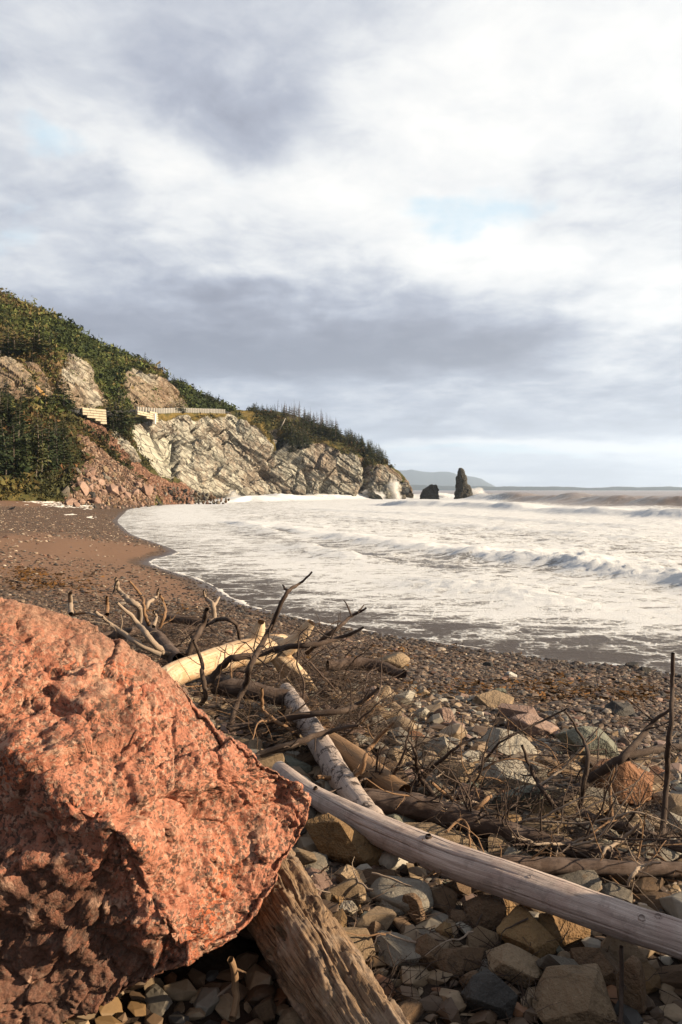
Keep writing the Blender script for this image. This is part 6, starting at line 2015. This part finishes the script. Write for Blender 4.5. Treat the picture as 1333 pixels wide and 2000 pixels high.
def build_branches():
    r = np.random.default_rng(43)
    def br(lst, gy, mat, label, nt=4, tl=0.22, up=0.3, jit=0.012, name='dead_branch', forks=()):
        pts, rad = path3([(a, b, c) for a, b, c in lst], gy)
        d = ground_pt(lst[-1][0], gy)[1]
        pts = np.array([P(a, b, d * (1 + 0.02 * math.sin(i * 1.9))) for i, (a, b, c) in enumerate(lst)])
        rad = np.array([c / FPX * d * slim(a, b) for a, b, c in lst])
        o = wood_obj(name, pts, rad, mat, nseg=10, step=0.02, rough=0.22, seed=int(lst[0][0]), jit=jit, label=label, cat='branch', group='dead branches of the driftwood tangle')
        for f in forks:
            q = np.array([P(a, b, d * (1 + 0.012 * i)) for i, (a, b, c) in enumerate(f)])
            wood_obj('side_branch', q, np.array([c / FPX * d for a, b, c in f]), mat, base=pts[0], parent=o, nseg=8, step=0.02, rough=0.15, seed=int(f[0][0]), jit=jit)
        if nt: side_twigs(o, pts[0], pts, rad, mat, nt, tl, r, up=up)
        return o
    T, PL, TN = MAT['twig'], MAT['twigpale'], MAT['twigtan']
    br([(609, 1118, 2), (586, 1140, 2.6), (562, 1156, 4), (542, 1197, 4.4), (525, 1234, 5), (505, 1271, 5.5), (488, 1305, 6), (480, 1337, 6), (468, 1365, 6), (446, 1424, 6)], 1432, T, 'tall dark branch that rises highest over the tangle and forks at its tip', 8, 0.2,
       forks=([(562, 1158, 3), (556, 1148, 2.2), (552, 1143, 1.4)],))
    br([(711, 1226, 2.5), (671, 1243, 4), (622, 1257, 5), (577, 1261, 6), (537, 1268, 6), (500, 1280, 6.5), (457, 1285, 7), (437, 1297, 7), (406, 1336, 7.5)], 1400, T, 'long dark branch arching across the blond log', 16, 0.28)
    br([(716, 1188, 2), (688, 1203, 3), (665, 1223, 4), (634, 1246, 5), (600, 1275, 5)], 1345, T, 'dark branch slanting up against the surf', 8, 0.25, forks=([(688, 1203, 2), (680, 1185, 1.6), (674, 1173, 1.1)], [(700, 1196, 2), (708, 1187, 1.4), (712, 1182, 1)]))
    br([(740, 1345, 3), (699, 1376, 5), (671, 1388, 5.5), (600, 1396, 6.5), (534, 1408, 7), (448, 1424, 7)], 1470, T, 'level dark branch passing in front of the mottled log', 10, 0.3)
    br([(699, 1416, 3), (645, 1428, 5), (585, 1449, 7), (508, 1474, 8)], 1505, T, 'thick dark branch lying low beside the boulder edge', 6, 0.25)
    br([(511, 1345, 3), (514, 1385, 4), (534, 1405, 4), (571, 1428, 4), (582, 1445, 4), (558, 1454, 3.5)], 1470, TN, 'tan twisted branch hooked round under the dark ones', 2, 0.12)
    br([(768, 1413, 3), (728, 1454, 4.5), (714, 1480, 4.5), (703, 1508, 5), (671, 1520, 5), (618, 1517, 4)], 1572, TN, 'tan curved branch swinging across the mottled log', 3, 0.15)
    br([(842, 1528, 3), (885, 1562, 4), (919, 1586, 4), (948, 1562, 5), (958, 1555, 5)], 1622, TN, 'tan root looped over the dark barked trunk', 6, 0.16, up=-0.8)
    br([(1315, 1276, 4), (1313, 1340, 4.6), (1312, 1400, 5), (1305, 1462, 6), (1303, 1520, 6), (1297, 1600, 6.5), (1291, 1648, 8)], 1662, MAT['twig'], 'upright stick standing tall at the end of the cobbles', 7, 0.12, name='upright_stick', jit=0.006)
    br([(1311, 1384, 3), (1271, 1416, 5), (1224, 1472, 8), (1200, 1490, 9.5), (1149, 1525, 10), (1086, 1572, 9)], 1605, T, 'forked dark branch reaching up toward the upright stick', 10, 0.25,
       forks=([(1218, 1478, 8), (1260, 1469, 7.5), (1300, 1463, 7.5), (1348, 1460, 7)], [(1200, 1492, 4), (1230, 1484, 3.4), (1290, 1482, 2.4)]))
    br([(1020, 1456, 3), (1046, 1520, 4.5), (1062, 1545, 5), (1091, 1586, 5.5)], 1610, T, 'straight brown stem leaning beside the forked branch', 7, 0.22)
    br([(1104, 1387, 1.8), (1139, 1445, 3.5), (1149, 1480, 5), (1139, 1543, 5.5), (1131, 1590, 6)], 1615, T, 'bent dark stem with twigs standing before the greenish slab', 9, 0.25)
    br([(1200, 1493, 3), (1192, 1538, 3.5), (1197, 1604, 4.5)], 1622, TN, 'thin upright stem in front of the rust slab', 6, 0.18)
    br([(980, 1443, 1.5), (1060, 1408, 2.2), (1107, 1384, 1.6)], 1510, T, 'thin wand arching over the pale cobbles', 3, 0.12, up=0.8)
    br([(1170, 1420, 1.5), (1100, 1500, 2.4), (1040, 1545, 3)], 1590, PL, 'thin pale stick propped across the cobbles', 3, 0.12)
    br([(912, 1530, 2.5), (950, 1480, 3), (985, 1445, 2), (1040, 1420, 1.5)], 1560, T, 'dark twiggy branch above the barked trunk', 14, 0.22, up=0.8)
    br([(760, 1570, 5), (768, 1520, 4), (790, 1470, 2.6), (800, 1420, 1.6)], 1590, T, 'dark stem fanning up from the barked trunk', 14, 0.22, up=1.0)
    br([(745, 1560, 5), (735, 1510, 3), (742, 1460, 2)], 1580, T, 'thin dark stem rising behind the tan log', 7, 0.2, up=0.8)
    br([(850, 1560, 6), (818, 1510, 5), (812, 1470, 3), (796, 1440, 2)], 1585, T, 'branched dark snag on top of the barked trunk', 18, 0.24, up=0.8)
    br([(800, 1560, 6), (840, 1505, 4.5), (890, 1462, 3), (930, 1440, 2)], 1590, T, 'dark snag sweeping over the cobbles', 16, 0.24, up=0.8)
    # bleached cluster beyond the boulder
    br([(227, 1129, 3), (234, 1155, 4.5), (256, 1174, 5.5), (272, 1186, 6), (273, 1214, 6)], 1300, PL, 'bleached branch crooked like an elbow, topmost of its cluster', 3, 0.3, forks=([(228, 1134, 3), (226, 1147, 2.4), (223, 1158, 1.6)],), jit=0.02)
    br([(229, 1177, 3), (270, 1218, 5), (284, 1237, 6), (308, 1263, 6), (332, 1287, 6.5)], 1332, PL, 'bleached branch running down to the root stump', 3, 0.25, jit=0.02)
    br([(187, 1194, 3), (222, 1222, 4.5), (265, 1254, 5), (314, 1280, 5)], 1332, PL, 'long straight bleached branch next to the boulder crest', 3, 0.25, forks=([(200, 1206, 3), (184, 1200, 2.4), (169, 1196, 1.8)],), jit=0.02)
    br([(254, 1136, 2), (275, 1162, 3), (282, 1184, 3.3), (284, 1203, 3.5), (291, 1220, 4)], 1290, TN, 'thin curved branch in the bleached cluster', 1, 0.2, jit=0.02)
    br([(313, 1161, 2.4), (322, 1184, 3), (322, 1203, 3.2), (312, 1226, 3.5)], 1288, TN, 'thin bowed branch at the edge of the bleached cluster', 2, 0.2, jit=0.02)
    br([(310, 1150, 2), (306, 1164, 3.2), (289, 1180, 4), (280, 1200, 4)], 1288, PL, 'short stout snag in the bleached cluster', 2, 0.25, jit=0.02)
    br([(300, 1195, 2.4), (306, 1206, 3), (300, 1224, 4)], 1285, PL, 'small forked snag low in the bleached cluster', 1, 0.2)
    br([(404, 1189, 4.5), (397, 1218, 5.5), (378, 1256, 6), (364, 1287, 6.5)], 1332, T, 'stout dark branch leaning in front of the blond log', 4, 0.25)
    br([(379, 1251, 3), (395, 1292, 4), (395, 1316, 4.5), (402, 1359, 5), (390, 1378, 5)], 1402, T, 'dark crooked stem crossing the end of the blond log', 6, 0.2)
    br([(398, 1154, 2), (402, 1167, 3), (416, 1181, 4.5), (419, 1205, 5)], 1236, PL, 'pale forked snag alone on the shingle', 1, 0.3, forks=([(417, 1185, 4), (424, 1176, 3), (429, 1166, 2)],))
    br([(404, 1220, 3), (426, 1210, 4), (445, 1210, 4), (462, 1220, 3.5), (469, 1246, 3.5)], 1292, T, 'dark hooped branch behind the blond log', 4, 0.25)
    br([(137, 1158, 4.5), (138, 1178, 5), (139, 1200, 5.5)], 1232, PL, 'pale stump standing behind the top of the boulder', 1, 0.25, name='wooden_stump')
    br([(209, 1166, 3), (210, 1182, 4), (209, 1200, 4.5)], 1232, TN, 'short tan stump near the bleached cluster', 2, 0.25, name='wooden_stump')
    br([(110, 1210, 2.2), (140, 1201, 3), (175, 1196, 2.2)], 1234, TN, 'crooked tan stick lying by the pale stump', 2, 0.2)
    br([(1290, 1685, 2), (1260, 1690, 4), (1238, 1706, 4), (1226, 1730, 3)], 1765, PL, 'white forked stick lying at the far side of the smooth log', 3, 0.12)
    br([(1170, 1625, 2.5), (1120, 1645, 3), (1060, 1648, 3), (1000, 1636, 2.5)], 1690, PL, 'long pale root winding between the two trunks', 10, 0.14, up=0)
    br([(1250, 1610, 4), (1215, 1640, 4), (1180, 1662, 3.5), (1172, 1690, 3)], 1705, PL, 'pale knobbly stick lying across the lower trunk', 8, 0.1, up=0)
    br([(870, 1625, 3), (905, 1600, 2.4), (918, 1640, 2.6), (917, 1670, 2)], 1690, TN, 'thin pale root hanging in front of the barked trunk', 5, 0.12, up=-0.5)
    br([(808, 1690, 4), (830, 1680, 4.5), (860, 1698, 4), (866, 1705, 2)], 1745, TN, 'curled tan stub sprouting below the smooth log', 6, 0.14, up=0.6)
    br([(606, 1712, 1.5), (626, 1704, 2.4), (641, 1690, 2)], 1750, PL, 'small white forked twig beside the boulder', 3, 0.07)
    br([(1215, 1850, 5), (1214, 1930, 5.5), (1212, 2010, 6)], 2030, T, 'thin upright stick in front of the freckled stone', 2, 0.06)
    br([(1130, 1880, 2), (1180, 1862, 2.6), (1190, 1850, 2)], 1900, PL, 'small pale twig under the smooth log', 4, 0.07)
    br([(452, 1875, 8), (462, 1930, 9), (455, 1990, 9)], 2010, MAT['tanwood'], 'grey stick end poking up in the shadow under the boulder', 1, 0.1)
    br([(400, 1962, 3), (440, 1935, 4), (460, 1915, 3)], 1985, PL, 'pale splinter lying in the shadow under the boulder', 1, 0.06)


def build_brushwood():
    """loose dead branches of the tangle, each one a thing with its own twigs"""
    r = np.random.default_rng(47)
    items = []
    def throw(n, reg, length, rad, mats, words, up=(0.05, 0.5), nt=(2, 5)):
        xs = [a for a, b in reg]; ys = [b for a, b in reg]; k = 0
        while k < n:
            px, py = r.uniform(min(xs), max(xs)), r.uniform(min(ys), max(ys))
            if not inside(np.array([px]), np.array([py]), reg)[0]: continue
            p = ground_pt(px, py); d = np.array([r.normal(), r.normal() * 0.7, r.uniform(*up)]); d /= np.linalg.norm(d)
            L = length * r.uniform(0.5, 1.3); q = [p + [0, 0, r.uniform(0.03, 0.12)]]
            for i in range(6):
                d = d + r.normal(size=3) * 0.22; d[2] -= 0.04; d /= np.linalg.norm(d)
                nx = q[-1] + d * L / 6
                nx[2] = max(nx[2], float(beach_z(nx[0], nx[1])) + 0.03); q.append(nx)
            q = np.array(q); rd = rad * r.uniform(0.6, 1.3) * np.linspace(1, 0.3, 7)
            i = r.integers(len(mats))
            o = wood_obj('dead_branch', q, rd, MAT[mats[i]], nseg=7, step=0.03, rough=0.2, seed=k, jit=0.01, cat='branch', group='dead branches of the driftwood tangle')
            side_twigs(o, q[0], q, rd, MAT[mats[i]], r.integers(*nt), L * 0.4, r, up=0.4)
            w = {'twig': 'dark', 'twigpale': 'pale', 'twigtan': 'tan', 'bark': 'barked'}[mats[i]]
            kd = 'long' if L > length else 'short'
            items.append((o, '%s %s branch %s' % (kd, w, words), px)); k += 1
    throw(66, [(420, 1340), (560, 1290), (700, 1290), (760, 1380), (740, 1480), (600, 1490), (500, 1450)], 0.75, 0.009, ['twig', 'twig', 'twig', 'twigtan', 'bark'], 'in the thick of the tangle')
    throw(16, [(180, 1215), (420, 1215), (440, 1310), (330, 1330), (200, 1260)], 0.9, 0.011, ['twig', 'twigpale', 'twig', 'bark'], 'among the bleached cluster', up=(0, 0.6))
    throw(52, [(760, 1480), (1000, 1500), (1333, 1560), (1333, 1690), (1050, 1670), (760, 1580)], 0.65, 0.007, ['twig', 'twig', 'twigtan', 'twigpale', 'bark'], 'around the barked trunk')
    throw(12, [(900, 1640), (1333, 1690), (1333, 1740), (1100, 1720)], 0.45, 0.006, ['twigpale', 'twigtan', 'twig'], 'between the trunks and the smooth log', up=(0, 0.3))
    throw(12, [(640, 1720), (900, 1780), (1333, 1960), (800, 1990), (640, 1800)], 0.22, 0.004, ['twigtan', 'twig', 'twigpale'], 'on the stones in front of the smooth log', up=(0, 0.25), nt=(0, 2))
    tell_apart(items, 'the boulder')
    # fine litter: needles, splinters and hair-thin twigs
    V, F, n = [], [], 0
    def litter(m, reg, Lm, h):
        nonlocal n
        xs = [a for a, b in reg]; ys = [b for a, b in reg]
        k = 0
        while k < m:
            px, py = r.uniform(min(xs), max(xs)), r.uniform(min(ys), max(ys))
            if not inside(np.array([px]), np.array([py]), reg)[0]: continue
            p = ground_pt(px, py); k += 1
            for _ in range(5):
                c = p + r.normal(size=3) * [0.09, 0.09, 0] + [0, 0, r.uniform(0.02, h)]
                d = r.normal(size=3) * [1, 1, 0.45]; d /= np.linalg.norm(d)
                L = Lm * r.uniform(0.4, 1.4); w = r.uniform(0.0010, 0.0026)
                s = np.cross(d, r.normal(size=3)); s /= np.linalg.norm(s); t = np.cross(d, s)
                m_ = c + d * L * 0.5 + r.normal(size=3) * L * 0.07
                for a, b, wa, wb in ((c, m_, w, w * 0.8), (m_, c + d * L, w * 0.8, w * 0.3)):
                    ring = [s, -0.5 * s + 0.87 * t, -0.5 * s - 0.87 * t]
                    V.extend([a + q * wa for q in ring] + [b + q * wb for q in ring])
                    for i in range(3): F.append((n + i, n + (i + 1) % 3, n + 3 + (i + 1) % 3, n + 3 + i))
                    n += 6
    litter(480, [(420, 1340), (560, 1285), (720, 1280), (790, 1380), (750, 1490), (600, 1500), (480, 1450)], 0.30, 0.22)
    litter(260, [(170, 1215), (420, 1215), (440, 1310), (330, 1330), (200, 1260)], 0.35, 0.18)
    litter(170, [(740, 1480), (1000, 1490), (1333, 1540), (1333, 1720), (1050, 1690), (740, 1590)], 0.26, 0.20)
    litter(120, [(560, 1700), (900, 1780), (1333, 1960), (1200, 2000), (620, 2000)], 0.12, 0.05)
    obj('twig_litter', mesh('twig_litter', np.array(V), np.array(F), MAT['litter'], False), kind='stuff', label='fine brown twigs and splinters strewn through the driftwood', cat='litter')


MAT['litter'] = material('litter', lambda g: dict(color=g.ramp(g.noise(g.pos(), 7, 4, 0.7), [(0.3, (0.022, 0.014, 0.010)), (0.5, (0.048, 0.030, 0.021)), (0.7, (0.11, 0.07, 0.046)), (0.85, (0.26, 0.19, 0.13))]), rough=0.85))
build_logs()
build_branches()
build_brushwood()


# ------------------------------------------------------------------ the crow on the sand
def build_crow():
    p = ground_pt(24, 1000)
    k = p[1] / FPX
    s = 12 * k / 0.45                                   # about 12 photo pixels long
    segs = [(-0.30, 0.20, 0.012), (-0.22, 0.215, 0.030), (-0.10, 0.235, 0.062), (0.02, 0.27, 0.080), (0.11, 0.31, 0.070), (0.165, 0.355, 0.048), (0.195, 0.385, 0.047), (0.225, 0.390, 0.036), (0.25, 0.383, 0.016)]
    pts = np.array([(a, 0, b) for a, b, c in segs]) * s
    V, F, uv = tube(pts, np.array([c for a, b, c in segs]) * s, 14, 0.02 * s)
    o = obj('crow', None, loc=p, label='small black crow standing on the sand at the far end of the beach', cat='bird', rot=(0, 0, 0.4))
    obj('body', mesh('body', V, F, MAT['crow'], True), o)
    V, F, uv = tube(np.array([(0.245, 0, 0.385), (0.285, 0, 0.380), (0.32, 0, 0.368)]) * s, np.array([0.016, 0.012, 0.003]) * s, 8)
    obj('beak', mesh('beak', V, F, MAT['crow'], True), o)
    for y in (-0.035, 0.035):
        V, F, uv = tube(np.array([(-0.02, y, 0.22), (0.0, y, 0.11), (-0.01, y, 0.01), (0.04, y, 0.0)]) * s, np.array([0.018, 0.008, 0.007, 0.005]) * s, 6)
        obj('leg', mesh('leg', V, F, MAT['crow'], True), o)
    for sg in (-1, 1):
        v = np.array([(0.10, 0.070, 0.30), (0.0, 0.085, 0.27), (-0.14, 0.070, 0.235), (-0.30, 0.03, 0.195), (-0.12, 0.055, 0.205), (0.02, 0.075, 0.22), (0.10, 0.08, 0.26)]) * s * [1, sg, 1]
        v2 = v + np.array([0, 0.012 * sg, 0]) * s
        Vv = np.vstack([v, v2]); n = len(v)
        Fv = [(0, i, i + 1) for i in range(1, n - 1)] + [(n, n + i + 1, n + i) for i in range(1, n - 1)]
        obj('wing', mesh('wing', Vv, np.array(Fv), MAT['crow']), o)


MAT['crow'] = material('black_feathers', lambda g: dict(color=(0.012, 0.012, 0.014, 1), rough=0.5))
build_crow()
